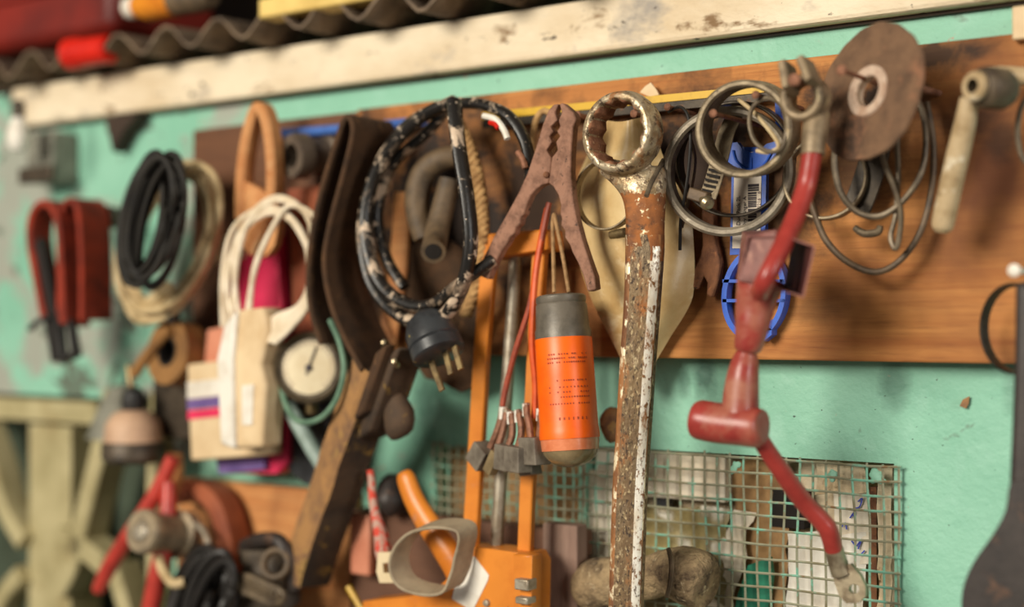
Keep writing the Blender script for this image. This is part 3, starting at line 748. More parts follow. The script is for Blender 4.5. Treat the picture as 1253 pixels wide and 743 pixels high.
# open boxy shroud
fo, bo = .128, .088
hexf = [(902, 343), (944, 352), (984, 365), (998, 301), (966, 290), (914, 288)]
hexb = [(902, 334), (934, 341), (962, 350), (972, 294), (950, 281), (908, 283)]
def inset(l, k): 
    cx = sum(a for a, _ in l)/len(l); cy = sum(b for _, b in l)/len(l); return [(cx+(a-cx)*k, cy+(b-cy)*k) for a, b in l]
rg = [[P(a, b, bo) for a, b in hexb], [P(a, b, fo) for a, b in hexf], [P(a, b, fo) for a, b in inset(hexf, .93)], [P(a, b, bo) for a, b in inset(hexb, .93)]]
sh = loft(rg, closed=True)
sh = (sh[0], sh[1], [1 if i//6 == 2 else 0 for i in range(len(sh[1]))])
t.part('shroud', join(sh), [m_bootpale, m_bootin], smooth=20, bevel=.0012)
t.part('shroud_panel', join(plate3([P(902, 342, fo), P(913, 290, fo-.003), P(951, 280, fo-.002), P(944, 330, fo+.001), P(930, 347, fo)], V((0, .003, 0)))), m_bootpale, bevel=.001)
t.part('upper_boot', tube([(931, 342, o_+.006, 30), (928, 356, o_+.007, 27), (924, 375, o_+.007, 24), (921, 394, o_+.008, 21.6), (920, 399, o_+.008, 20.6), (918, 412, o_+.008, 19), (915, 425, o_+.008, 17), (914, 430, o_+.008, 14)], 20, 22, 5), m_boot)
t.part('neck_ring', tube([(914, 427, o_+.008, 12), (913, 438, o_+.008, 11.5)], 12, 16, 2), m_boot)
t.part('lower_boot', tube([(914, 432, o_+.008, 13), (912, 442, o_+.008, 16.5), (909, 460, o_+.009, 19.5), (907, 480, o_+.009, 21.5), (906, 500, o_+.009, 23), (905, 512, o_+.009, 25)], 20, 22, 5), m_boot)
t.part('cross_tube', tube([(851, 513, o_+.013, 14), (853, 513, o_+.013, 22), (858, 514, o_+.013, 24.5), (880, 518, o_+.012, 25), (908, 521, o_+.011, 25), (926, 524, o_+.010, 24.5), (932, 525, o_+.010, 22), (934, 525, o_+.010, 14)], 25, 24, 3), m_boot)
t.part('tail_cable', tube([(924, 528, o_+.006, 11), (940, 553, o_-.002, 11), (962, 585, o_-.014, 11.5), (985, 616, o_-.028, 12), (1004, 636, o_-.036, 12), (1014, 650, o_-.04, 12), (1020, 672, o_-.046, 11)], 11.5, 18, 8), m_redcable)
lug = t.part('ring_lug', join(tube([(1019, 668, o_-.046, 11.5), (1025, 688, o_-.05, 12), (1030, 702, o_-.052, 13)], 12, 16, 4),
     plate([(1018, 700), (1040, 690), (1052, 704), (1059, 718), (1059, 730), (1050, 738), (1036, 739), (1027, 730), (1021, 714)], o_-.050, .004, [ell(1045, 721, 6.5, 6, 18)])), m_lug, smooth=40)

# ------------------------------------------------------------------ worn grinding disc on its nail
t = Thing('grinding_disc', 'worn brown grinding disc with a pale centre flange hung on a nail', 'disc', (1062, 112, .085))
ax = nrm(1062, 112, -.79, .26)
c = P(1063, 112, .080); s = S(1063, .080)
def rough(i, th): return 1 + .012*math.sin(5*th) + .006*math.sin(17*th+1)
t.part('abrasive_wheel', ring_solid([(26*s, -2.5*s), (26*s, 1.5*s), (40*s, 2.6*s), (44*s, .6*s), (86*s, .3*s), (87*s, -3.2*s), (60*s, -3.6*s)], c, ax, 96, lambda i, th: rough(i, th) if i in (4, 5) else 1), m_disc, smooth=40)
t.part('flange', ring_solid([(19*s, -9*s), (19*s, 2*s), (21*s, 4.2*s), (31*s, 4.4*s), (33*s, 2*s), (33*s, -1*s), (23*s, -2*s), (22*s, -9*s)], c, ax, 56), m_flange, smooth=40)

# ------------------------------------------------------------------ T-shaped tool
t = Thing('tee_handle_tool', 'paint-spattered T-shaped tool with a hollow steel head', 'tool', (1190, 110, .05))
ax = nrm(1190, 105, -.80, .10)
c = P(1190, 105, .095); s = S(1190, .09)
g = ring_solid([(9*s, 0), (16*s, 0), (18*s, -2*s), (18*s, -12*s), (24*s, -16*s), (26*s, -22*s), (26*s, -50*s), (22*s, -58*s), (9*s, -58*s)], c, ax, 40)
t.part('head', g, [m_tdark], smooth=40)
t.part('head_rim', ring_solid([(9.2*s, -3*s), (9.2*s, .6*s), (16.4*s, .6*s), (18.4*s, -2*s), (18.4*s, -7*s), (15*s, -7*s)], c, ax, 40), m_tcream)
t.part('shaft', tube([(1186, 120, .082, 11), (1181, 150, .079, 13), (1172, 190, .074, 14), (1163, 230, .068, 14), (1155, 268, .062, 14), (1153, 279, .061, 12.5), (1152, 285, .061, 7)], 13, 18, 6), m_tcream)
solo('pale_rod', 'pale rod sticking out behind the T-shaped tool', 'rod', tube([(1208, 90, .055, 9), (1235, 92, .05, 11), (1275, 96, .045, 11)], 10, 14, 3), m_tcream)
solo('wooden_block', 'pale wooden block at the top corner of the teal wall above the board', 'block', pbox(1238, 8, 1300, 42, .001, .03), m_card, bevel=.001)

# ------------------------------------------------------------------ wire loops beneath the disc
solo('wire_loop', 'grey wire loop hanging just under the grinding disc', 'wire', tube([(1024, 165, .06), (1021, 200, .06), (1029, 236, .06), (1050, 260, .06), (1078, 264, .058), (1106, 245, .055), (1127, 212, .05), (1133, 170, .048), (1126, 130, .045), (1106, 105, .045)], 4.0, 10, 7), m_wire, 'wire loops by the disc')
solo('wire_loop', 'widest dull brown wire loop hanging lowest under the grinding disc', 'wire', tube([(985, 225, .05), (998, 265, .05), (1012, 296, .05), (1038, 321, .048), (1072, 333, .045), (1102, 318, .042), (1127, 282, .04), (1140, 230, .038), (1142, 175, .036), (1134, 125, .036)], 4.2, 10, 7), m_brownwire, 'wire loops by the disc')
solo('wire_loop', 'slim pale wire hairpin dangling inside the widest wire loop', 'wire', tube([(1079, 160, .06), (1081, 195, .06), (1094, 228, .058), (1102, 258, .056), (1101, 285, .055), (1096, 304, .055), (1090, 290, .054), (1096, 262, .054), (1099, 215, .053), (1098, 175, .05), (1100, 140, .048)], 3.6, 10, 7), m_wire, 'wire loops by the disc')
solo('steel_strip', 'dark flat steel strip hanging behind the wire loops', 'strip', sweep([P(a, b, .04) for a, b in cr([(1076, 150), (1070, 190), (1060, 225), (1048, 256)], 6)], rect(.018, .0018, .0004), V((1, 0, .1))), m_darksteel)
t = Thing('hose_clamp', 'dull steel hose clamp half hidden behind the red cable', 'hose clamp', (1012, 225, .04))
t.part('band', band(1010, 218, .045, 52, 17, 4, nrm(1010, 218, -.25, .15)), m_clampsteel)
t.part('screw', tube([(1046, 279, .045, 4), (1058, 286, .046, 5), (1074, 284, .046, 5), (1077, 276, .046, 4)], 5, 10, 4), m_clampsteel)

solo('paint_chip', 'small brown peeling chip on the teal wall below the board end', 'chip', plate([(1174, 497), (1178, 489), (1186, 485), (1185, 494), (1182, 500)], .003, .0012), m_oldbar)
# ------------------------------------------------------------------ black iron paddle at the end
t = Thing('iron_paddle', 'black iron paddle-shaped tool hanging beyond the board end', 'paddle', (1250, 400, .07))
po = .085
def shell(out, off, th, n=4): return plate(out, off, th, smooth=n)
t.part('handle', plate([(1241, 345), (1262, 345), (1264, 480), (1266, 620), (1232, 628), (1236, 540), (1240, 440)], po, .012), m_blackiron, bevel=.003)
t.part('blade', plate([(1237, 590), (1264, 590), (1286, 620), (1305, 665), (1312, 720), (1308, 780), (1280, 815), (1240, 822), (1200, 806), (1179, 765), (1177, 725), (1190, 690), (1214, 655), (1230, 625)], po+.002, .010, smooth=3), m_blackiron, bevel=.003)
solo('steel_ring', 'dark steel ring hanging at the far end of the board beside the paddle', 'ring', band(1243, 402, .06, 56, 14, 4, nrm(1243, 402, -.86, 0)), m_darksteel)
solo('wire_hoop', 'pale grey wire hoop at the board end above the white nail', 'hoop', tube([(a, b, .05) for a, b in ell(1262, 160, 17, 42, 14)], 3.4, 10, 4, True), m_wire)
# ------------------------------------------------------------------ toothed spring clamp
t = Thing('toothed_clamp', 'rusty toothed clamp with two spread legs hanging beside the big ring wrench', 'clamp', (672, 200, .065))
co = .082
teethL = [(683, 128), (678, 138), (682, 147), (673, 155), (677, 161), (671, 167), (675, 174), (668, 184), (674, 193)]
teethR = [(684, 128), (687, 138), (683, 147), (685, 155), (681, 161), (685, 167), (680, 174), (682, 184), (675, 193)]
left = [(683, 127)] + teethL[1:] + [(674, 200), (671, 224), (664, 226), (656, 231), (649, 239), (644, 250), (641, 262), (637, 266), (636, 274), (631, 278), (629, 286), (624, 290), (620, 298), (615, 304), (608, 317), (601, 331), (597, 342), (583, 336), (592, 314), (605, 288), (620, 262), (634, 236), (645, 212), (655, 182), (664, 152), (671, 134), (677, 128)]
right = [(684, 127)] + teethR[1:] + [(674, 200), (671, 224), (677, 229), (683, 239), (686, 252), (685, 262), (687, 268), (686, 276), (691, 283), (691, 291), (697, 300), (700, 309), (706, 320), (713, 336), (719, 357), (729, 354), (727, 338), (720, 318), (712, 294), (705, 268), (700, 240), (698, 210), (699, 180), (701, 155), (705, 146), (702, 138), (694, 131), (688, 126)]
t.part('jaw', plate(left, co, .007), m_darkrust, bevel=.0009)
t.part('jaw', plate(right, co, .007), m_darkrust, bevel=.0009)
s = S(670, co)
t.part('pivot', lathe([(0, -.001), (4*s, -.001), (4*s, .0012), (2.5*s, .002), (0, .0021)], P(669, 214, co), NW, 16), m_rust)

# ------------------------------------------------------------------ orange skeleton caulking gun
t = Thing('caulking_gun', 'orange skeleton caulking gun hanging nose up with a white sticker', 'caulking gun', (625, 500, .05))
def flat(pts, w, d, off=None): return sweep([P(*a) for a in pts], rect(d, w*S(pts[0][0], pts[0][2]), .0008), V((0, 1, 0)))
t.part('rail', flat([(601, 300, .055), (597, 345, .056), (590, 430, .058), (584, 540, .06), (576, 668, .062)], 21, .006), m_orangetool)
t.part('rail', flat([(662, 290, .055), (659, 345, .056), (653, 470, .058), (646, 600, .06), (640, 760, .062)], 19, .006), m_orangetool)
t.part('nose_cap', join(plate([(596, 286), (668, 280), (670, 306), (634, 311), (594, 318)], .066, .022)), m_orangetool, bevel=.002)
t.part('plunger_rod', tube([(632, 300, .05), (626, 400, .05), (617, 520, .052), (606, 690, .056)], 8, 14, 3), m_rod)
body = [(560, 668), (600, 672), (644, 678), (650, 690), (648, 800), (440, 800), (444, 736), (500, 730), (532, 722), (550, 706), (556, 688)]
t.part('body', plate(body, .074, .024), m_orangetool, bevel=.002)
t.part('side_flange', join(plate([(628, 678), (651, 680), (649, 800), (628, 800)], .08, .012)), m_orangetool, bevel=.001)
t.part('sticker', plate([(572, 682), (580, 681), (598, 704), (597, 710), (578, 748), (553, 733), (556, 720)], .0746, .0005), m_white, smooth=0, label='blank white sticker with rounded corners')
t.part('trigger', tube([(494, 578, .068, 9), (497, 586, .068, 13), (506, 610, .068, 14), (520, 635, .068, 15.5), (538, 662, .068, 17), (556, 690, .066, 18), (566, 712, .064, 18)], 14, 16, 5, flat=.75, W=V((1, 0, .5))), m_orangetool)
t.part('catch', join(pbox(629, 708, 646, 724, .075, .086), pbox(630, 730, 645, 741, .075, .086)), m_rod, bevel=.001)
t.part('rivet', lathe([(0, 0), (5*S(597, .075), 0), (4*S(597, .075), .002), (0, .0025)], P(596, 738, .074), NW, 14), m_rod)

# ------------------------------------------------------------------ orange canister hung on twine
t = Thing('canister', 'orange cylindrical canister with grey cap and cloudy domed end hung on twine', 'canister', (688, 360, .07))
c0 = P(686, 362, .072); c1 = P(699, 566, .076); ax = (c1-c0).normalized(); L = (c1-c0).length; s = S(692, .074)
k = L/205
t.part('cap', lathe([(0, 2*k), (20*s, 1*k), (29*s, 0), (31*s, 2*k), (31*s, 8*k), (30*s, 10*k), (31.5*s, 12*k), (33*s, 40*k), (34.5*s, 44*k), (34.5*s, 55*k), (0, 55*k)], c0, ax, 48), m_cancap)
t.part('label_sleeve', lathe([(0, 53*k), (34.6*s, 53*k), (35*s, 54*k), (35.5*s, 100*k), (35.8*s, 160*k), (36.6*s, 166*k), (37*s, 170*k), (36.8*s, 176*k), (0, 176*k)], c0, ax, 56), m_orangecan)
t.part('orange_band', lathe([(0, 172*k), (36*s, 175*k), (35.6*s, 182*k), (35*s, 190*k), (0, 190*k)], c0, ax, 48), m_candomepink, label='milky orange band above the cloudy dome')
t.part('dome', lathe([(0, 188*k), (34.6*s, 188*k), (33*s, 194*k), (29*s, 200*k), (22*s, 206*k), (12*s, 210*k), (0, 211*k)], c0, ax, 48), m_candome)
# rows of small print wrapped round the sleeve
u, v, a_ = basis(ax); pr = []
def on_sleeve(h, w0, hh):
    tc = -CAM; tv = (CAM-(c0+ax*h*k)); tv = (tv-ax*tv.dot(ax)).normalized(); sd = ax.cross(tv)
    r = 35.95*s
    p = c0+ax*h*k
    d0 = tv*math.cos(w0)+sd*math.sin(w0)
    return p+d0*r, d0.cross(ax), d0
random.seed(11)
for h, n, a0, a1 in ((74, 16, -.55, .9), (79, 18, -.6, .9), (84, 17, -.6, .8), (106, 14, -.3, .8), (114, 12, -.6, .9), (120, 15, -.6, .9), (126, 12, -.2, .9), (134, 15, -.6, .9), (152, 9, -.45, .95)):
    for q_ in range(n):
        if random.random() < .2: continue
        w0 = -(a0+(a1-a0)*q_/n)
        p, tx, d0 = on_sleeve(h, w0, 1)
        pr.append(box3(p, tx*(.00042*(.7+random.random()*.6)), ax*(.0005 if h != 152 else .0009), d0*.00012))
t.part('small_print', join(*pr), m_print, smooth=0)
t.part('hanging_twine', join(tube([(676, 270, .062), (677, 310, .066), (678, 358, .071)], 2.4, 8, 4), tube([(678, 262, .062), (688, 310, .066), (696, 358, .071)], 2.4, 8, 4),
        tube([(676, 272, .062), (678, 262, .063), (680, 272, .062)], 2.4, 8, 4)), m_twine)

# ------------------------------------------------------------------ carbon brushes on their leads
def brush(px, py, off, w, h, ang, lead, label, pale=False):
    t = Thing('carbon_brush', label, 'carbon brush', (px, py, off), 'carbon brushes hanging in a bunch')
    w *= 1.25; h *= 1.2
    s = S(px, off); ca, sa = math.cos(ang), math.sin(ang)
    ex = V((ca, -.25, sa)).normalized()*(w*s/2); ez = V((-sa, -.05, ca)).normalized()*(h*s/2); ey = V((.35, 1, 0)).normalized()*(.8*w*s/2)
    t.part('block', box3(P(px, py, off), ex, ey, ez), m_candome if pale else m_carbon, smooth=0, bevel=.0007)
    t.part('lead', tube(lead, 4.4, 8, 6, wob=.0005), m_lead_braid)
    a, b = lead[-1], lead[-2]
    t.part('sleeve', tube([a, (a[0]+.45*(b[0]-a[0])*.5, a[1]+15, a[2])], 5.2, 10, 2), m_white if not pale else m_rod)
brush(590, 558, .074, 22, 22, -.6, [(600, 548, .072), (607, 530, .072), (613, 512, .07), (616, 498, .07)], 'carbon brush tilted outermost beside the orange rail')
brush(604, 566, .08, 12, 24, -.5, [(608, 552, .078), (613, 536, .076), (618, 515, .074), (620, 501, .072)], 'pale narrow carbon brush tucked against the tilted one', True)
brush(620, 560, .082, 20, 26, -.1, [(622, 548, .08), (627, 532, .078), (627, 516, .076), (625, 504, .074)], 'carbon brush in the middle of the bunch under the white sleeves')
brush(634, 562, .086, 22, 26, -.04, [(634, 548, .084), (638, 532, .08), (637, 516, .078), (634, 502, .076)], 'carbon brush hanging frontmost of the bunch')
brush(654, 552, .084, 24, 28, .05, [(650, 540, .082), (648, 522, .08), (645, 508, .078), (644, 494, .076)], 'carbon brush hanging nearest the orange canister')
brush(648, 572, .072, 18, 16, .2, [(654, 560, .074), (658, 540, .076), (661, 522, .076), (661, 500, .074)], 'small carbon brush lowest of the bunch')
solo('thin_wire', 'dull red wire running up from the carbon brushes to the toothed clamp', 'wire', tube([(613, 508, .068), (620, 470, .068), (632, 425, .07), (648, 375, .07), (658, 320, .068), (666, 275, .066), (672, 248, .064)], 3.6, 8, 6), m_copperred)
solo('thin_wire', 'bright orange wire running straight up beside the canister', 'wire', tube([(654, 512, .072), (655, 470, .072), (651, 425, .074), (652, 380, .074), (656, 330, .07), (664, 285, .066), (670, 255, .064)], 4.2, 8, 6), m_orangewire)

# ------------------------------------------------------------------ grey strap loop with cream buckle and string
t = Thing('strap_loop', 'grey strap loop with a cream plastic buckle in front of the orange tool', 'strap', (525, 685, .08))
q_ = [(566, 644, .088), (540, 641, .09), (512, 648, .092), (494, 666, .093), (488, 690, .094), (498, 712, .094), (524, 722, .092), (550, 720, .09), (562, 700, .088), (568, 676, .086), (572, 655, .087)]
t.part('strap', sweep([P(*a) for a in cr(q_, 6, True)], rect(.019, .0022, .0006), V((.12, 1, .22)), None, True), m_webgrey)
t.part('buckle', plate([(462, 676), (484, 676), (490, 700), (486, 714), (464, 714), (460, 700)], .094, .005, [[(468, 690), (475, 689), (476, 701), (469, 702)]]), m_cream, bevel=.0012)
solo('twisted_string', 'red and white twisted string hanging above the cream buckle', 'string', tube([(452, 575, .07, 4), (455, 600, .07, 5), (460, 630, .072, 6), (466, 655, .074, 9), (470, 676, .078, 11), (473, 692, .08, 7)], 6, 10, 6, wob=.0012), m_redspot)
solo('pink_strip', 'faded pink plastic strip hanging behind the twisted string', 'strip', pbox(428, 628, 452, 706, .03, .04), m_pinkstrip, bevel=.002)
solo('pencil', 'yellow pencil stub low beside the orange tool', 'pencil', tube([(426, 718, .06), (444, 748, .06)], 4, 6, 1), m_yellow)

# ------------------------------------------------------------------ paint-flecked black cord and plug
t = Thing('coiled_cable', 'paint-flecked black power cord coiled in loops with a three-pin plug', 'power cord', (555, 130, .06))
cords = [
 [(556, 124, .075), (520, 140, .078), (486, 172, .08), (460, 212, .082), (448, 262, .084), (452, 312, .086), (470, 352, .087), (500, 372, .088), (530, 372, .088), (556, 352, .09), (580, 335, .088), (604, 318, .08)],
 [(556, 124, .07), (505, 150, .072), (472, 190, .074), (452, 240, .076), (446, 292, .078), (456, 345, .08), (482, 380, .082), (515, 396, .086), (545, 385, .09), (566, 350, .094), (576, 300, .096), (572, 245, .096), (563, 190, .094), (558, 150, .09), (556, 124, .085)],
 [(556, 126, .066), (590, 128, .07), (622, 142, .072), (642, 172, .072), (649, 208, .07), (648, 236, .066)],
 [(552, 128, .062), (520, 165, .064), (490, 190, .066), (470, 225, .068), (462, 270, .07), (474, 318, .07), (495, 352, .07)],
]
for k, cpts in enumerate(cords):
    t.part('cord', tube(cpts, (9.5, 11.5, 9, 8)[k], 12, 7, W=V((0, 1, .15)), flat=.8 if k != 1 else .72), m_blackcord)
t.part('frayed_core', tube([(592, 142, .08), (606, 146, .082), (616, 158, .084), (621, 170, .085)], 4, 8, 5), m_white, label='bare white core where the sheath is torn')
t.part('red_core', tube([(600, 150, .082), (606, 152, .084), (610, 157, .085)], 3.4, 8, 4), m_redgloss)
t.part('copper_strands', tube([(634, 186, .076), (640, 196, .077), (643, 206, .077)], 4.2, 8, 3), m_nail)
c = P(522, 392, .09); c2 = P(538, 436, .094); ax = (c2-c).normalized(); s = S(530, .09); L = (c2-c).length
plug = t.part('plug_body', lathe([(0, -.2*L), (14*s, -.18*L), (26*s, 0), (32*s, .3*L), (33*s, .62*L), (31*s, .66*L), (33*s, .70*L), (33*s, .95*L), (29*s, L), (0, L)], c, ax, 36), m_plug)
for a, b in (((524, 432), (541, 478)), ((545, 430), (552, 458)), ((556, 424), (564, 452))):
    t.part('prong', sweep([P(a[0], a[1], .094), P(b[0], b[1], .097)], rect(.0045, .0022, .0005), V((1, 0, 0))), m_brass, plug)

t = Thing('rubber_hose', 'short grey-brown rubber hose bent double inside the black cord', 'hose', (525, 230, .05))
t.part('hose', tube([(556, 192, .045, 14), (538, 196, .05, 15), (520, 210, .053, 15.5), (511, 235, .055, 15.5), (512, 265, .055, 15), (520, 292, .054, 14)], 15, 16, 6), m_hose)
t.part('hose_end', tube([(550, 220, .052, 13), (543, 250, .056, 14), (536, 278, .062, 15), (532, 298, .072, 15.2), (530, 308, .084, 15.5)], 15, 18, 5), m_hose)
t.part('bore', lathe([(0, -.004), (9.5*S(530, .08), -.004), (10.2*S(530, .08), .0005), (0, .0006)], P(530, 308, .084), P(530, 308, .084)-P(532, 298, .072), 20), m_bore)

t = Thing('rope', 'tan twisted rope hanging in a loop behind the black cord', 'rope', (585, 230, .05))
for k in range(3):
    pts = []
    base = cr([(560, 150, .05), (572, 175, .052), (584, 215, .054), (590, 260, .055), (590, 300, .055), (584, 345, .054), (570, 385, .05)], 14)
    for i, p in enumerate(base):
        a = i*.75 + k*2*PI/3
        pts.append((p[0]+4.6*math.cos(a), p[1], p[2]+.0026*math.sin(a)))
    t.part('strand', tube(pts, 4.6, 8, 1), m_rope)
solo('rope_loop', 'thin tan rope loop peeking out above the toothed clamp', 'rope', tube([(676, 140, .045), (664, 136, .045), (655, 150, .045), (652, 175, .045), (656, 205, .045)], 4, 8, 5), m_rope)
solo('orange_batten', 'orange painted batten hidden behind the black cord and hose', 'batten', sweep([P(494, 235, .03), P(488, 330, .032), P(474, 420, .034)], rect(.004, .017, .001), V((0, 1, 0))), m_ply)
solo('dark_flap', 'dark brown flap behind the plug and orange rail', 'leather', plate([(500, 300), (590, 320), (584, 470), (540, 468), (505, 440)], .03, .005, smooth=2), m_felt)  # plain dark brown sheet behind the plug
# ------------------------------------------------------------------ brown felt strip folded over a peg
t = Thing('felt_strip', 'wide brown felt strip folded over a peg beside the black cord', 'strip', (450, 160, .06))
t.part('strip', ribbon([(418, 420, .07), (404, 370, .07), (404, 310, .07), (416, 245, .07), (434, 185, .07), (446, 152, .07), (454, 150, .07), (456, 170, .07), (444, 220, .07), (428, 280, .07), (422, 325, .07), (430, 372, .07), (446, 412, .07), (468, 452, .07)], .048, .0042), m_felt)
solo('pipe_fitting', 'dusty grey pipe fitting with an open bore on the dark end of the board', 'pipe fitting', ring_solid([(15*S(360, .05), 0), (26*S(360, .05), 0), (28*S(360, .05), -.004), (28*S(360, .05), -.012), (22*S(360, .05), -.014), (22*S(360, .05), -.03), (27*S(360, .05), -.032), (27*S(360, .05), -.05), (15*S(360, .05), -.05)], P(356, 191, .06), nrm(356, 191, -.8, 0), 36), m_pipe)
# ------------------------------------------------------------------ old square bar clamp
t = Thing('bar_clamp', 'old battered square bar with a clamp head hanging diagonally', 'clamp', (430, 560, .06))
pa, pb = P(462, 446, .075), P(374, 704, .055); W_ = V((.93, -.35, .0)).normalized()
pts = [pa + (pb-pa)*(k/14) + NZ.noise_vector(V((k*.9, 2, 3)))*.0012 for k in range(15)]
g = sweep(pts, rect(.030, .030, .003), W_)
mm = []
for f in g[1]:
    if len(f) != 4: mm.append(1); continue
    nv = (g[0][f[1]]-g[0][f[0]]).cross(g[0][f[2]]-g[0][f[0]])
    mm.append(0)
nseg = 8
mm = [0 if (i < nseg*14 and i % nseg in (3, 4, 5)) else 1 for i in range(len(g[1]))]
t.part('bar', (g[0], g[1], mm), [m_oldbar, m_oldbardark], smooth=0)
hd = (pa-pb).normalized()
t.part('head', box3(P(478, 482, .078), hd*.035, V((.012, -.006, .004)), V((.004, .012, 0))), m_oldbardark, bevel=.003)
t.part('top_plate', box3(P(458, 468, .092), hd*.028, V((.008, -.004, .003)), V((.002, .004, 0))), m_felt, bevel=.002)
s = S(475, .09)
for (a, b) in ((471, 421), (484, 444)):
    t.part('bolt', lathe([(0, -.01), (5*s, -.01), (5*s, .002), (3*s, .005), (0, .0055)], P(a, b, .095), nrm(a, b, -.2, .3), 10), m_bright)
t.part('jaw', blob(P(486, 508, .08), .013, .010, .018, .3, 60, 18), m_oldbardark)

solo('hanging_knob', 'brown wooden knob half hidden behind the big wrench handle', 'knob', blob(P(752, 520, .02), .010, .012, .012, .3, 90, 20), m_oldbar)
# ------------------------------------------------------------------ wire netting and what lies behind it
def netting(x0, y0, x1, y1, zlow, off, pitch, seed):
    random.seed(seed)
    a, b = P(x0, y0, off), P(x1, y1, off); gs = []
    zt_, zb_ = P((x0+x1)/2, y0, off).z, zlow
    nx = int((b.x-a.x)/pitch); nz = int((zt_-zb_)/pitch); r = .00085
    def wob(x, z, k): return V((.0022*NZ.noise(V((x*22, z*22, k))), .0018*NZ.noise(V((x*16, z*16, 5+k))), .0022*NZ.noise(V((x*22, z*22, 9+k)))))
    for i in range(nx+1):
        x = a.x + (b.x-a.x)*i/nx; top = zt_ + random.uniform(-.001, .003); pts = []
        for k in range(nz*2+1):
            z = top + (zb_-top)*k/(nz*2); pts.append(V((x, -off, z)) + wob(x, z, seed))
        gs.append(sweep(pts, circ(r, 5), None, None, False, True))
    for j in range(nz+1):
        z = zt_ + (zb_-zt_)*j/nz; pts = []
        for k in range(nx*2+1):
            x = a.x-.002 + (b.x-a.x+.004)*k/(nx*2); pts.append(V((x, -off-.0009, z)) + wob(x, z, seed))
        gs.append(sweep(pts, circ(r, 5), None, None, False, True))
    return join(*gs)
t = Thing('wire_netting', 'square wire netting with teal paint on it under the red cable', 'netting', (900, 600, .004))
t.part('wires', netting(716, 560, 1100, 560, P(900, 800, .004).z, .0045, .0092, 3), m_mesh, smooth=60)
for a, b, r in ((899, 572, 7), (1019, 582, 7), (1072, 583, 9)):
    t.part('paint_blob', blob(P(a, b, .004), r*S(a), .0012, r*S(a), 1.1, 260, 20, seed=a), m_wall)
t = Thing('wire_netting', 'smaller wire netting over the brown opening behind the caulking gun', 'netting', (620, 600, .004))
t.part('wires', netting(530, 548, 712, 548, P(620, 644, .004).z, .0045, .0076, 8), m_mesh, smooth=60)
def crumple(x0, y0, x1, y1, off, amp, seed, n=14, m=14, fr=60, skew=0):
    rows = []
    for j in range(m):
        row = []
        for i in range(n):
            fx, fy = i/(n-1), j/(m-1)
            p = P(x0+(x1-x0)*fx+skew*fy, y0+(y1-y0)*fy, off)
            row.append(p + NZ.noise_vector(p*fr+V((seed, 0, 0)))*amp)
        rows.append(row)
    return sheet(rows, .0008)
solo('batten', 'pale wooden batten along the top behind the wire netting', 'batten', wbox(hA[0]+.004, P(905, 580, -.03).x, .008, .03, P(850, 612, -.012).z, hA[3]-.001), m_paper, bevel=.001)
solo('plastic_film', 'crumpled olive plastic film behind the netting beside the wrench', 'plastic', crumple(772, 622, 888, 760, -.012, .005, 1), m_olive)
solo('grey_batten', 'narrow blue-grey batten behind the netting next to the wrench handle', 'batten', pbox(800, 600, 818, 800, -.024, -.018), m_plug, smooth=0)
solo('brown_paper', 'crumpled brown paper behind the middle of the netting', 'paper', crumple(898, 566, 962, 800, -.018, .005, 5), m_brownpaper)
solo('pale_sheet', 'crumpled pale paper leaning behind the netting below the paint blob', 'paper', crumple(895, 625, 925, 800, -.012, .005, 9, skew=-46), m_paper)
solo('green_plastic', 'green plastic piece low behind the wire netting', 'plastic', plate([(915, 692), (942, 682), (945, 705), (938, 760), (896, 760), (902, 730)], -.008, .004), m_greenpl)
solo('white_paper', 'clean white paper low behind the netting under the red tail cable', 'paper', crumple(962, 652, 1060, 800, -.014, .003, 12), m_white)
solo('plaster_lump', 'pale crumbling plaster behind the top corner of the netting', 'plaster', crumple(996, 566, 1062, 604, -.013, .005, 22), m_plaster)
solo('plaster_strip', 'pale upright plaster strip behind the very end of the netting', 'plaster', crumple(1075, 570, 1092, 800, -.012, .003, 27, n=6), m_plaster)
solo('pale_board', 'pale bluish-white board behind the netting beside the wrench handle', 'board', pbox(719, 575, 768, 800, -.012, -.004), m_paper, smooth=0, bevel=.001)
t = Thing('note_paper', 'white note paper with blue pen strokes behind the netting near the wall', 'paper', (1048, 640, -.014))
t.part('sheet', crumple(1020, 600, 1066, 690, -.014, .002, 4), m_paper)
pn = []
for a in ([(1050, 614), (1055, 610), (1052, 620), (1046, 622)], [(1040, 634), (1046, 626), (1044, 632)], [(1030, 645), (1034, 640), (1036, 648)], [(1042, 662), (1048, 668), (1054, 660), (1050, 672)], [(1052, 680), (1058, 674)]):
    pn.append(tube([(x, y, -.0112) for x, y in a], .9, 6, 4))
t.part('pen_strokes', join(*pn), m_bluepen)
solo('hole_shade_panel', 'dark panel standing in for the shaded hole behind the middle of the netting', 'block', pbox(944, 598, 984, 648, -.028, -.016), m_bore, smooth=0)  # flat near-black panel paints the darkness of a hole
solo('rust_strip', 'rusty upright strip behind the end of the netting', 'strip', pbox(1064, 596, 1073, 800, -.022, -.014), m_rust, smooth=0)
t = Thing('rag_roll', 'grubby rolled rag tied in the middle lying below the netting', 'rag', (790, 705, .03))
t.part('roll', tube([(712, 722, .022, 18), (724, 718, .024, 30), (750, 712, .026, 31), (785, 707, .028, 27), (815, 700, .03, 27), (832, 702, .03, 34), (850, 706, .03, 36), (863, 710, .03, 33), (867, 712, .03, 20)], 30, 26, 8, wob=.0022), m_rag)
t.part('tie', tube([(818, 672, .046, 3), (822, 690, .052, 3.5), (820, 715, .05, 3.5), (816, 730, .046, 3)], 3, 8, 5), m_hose)
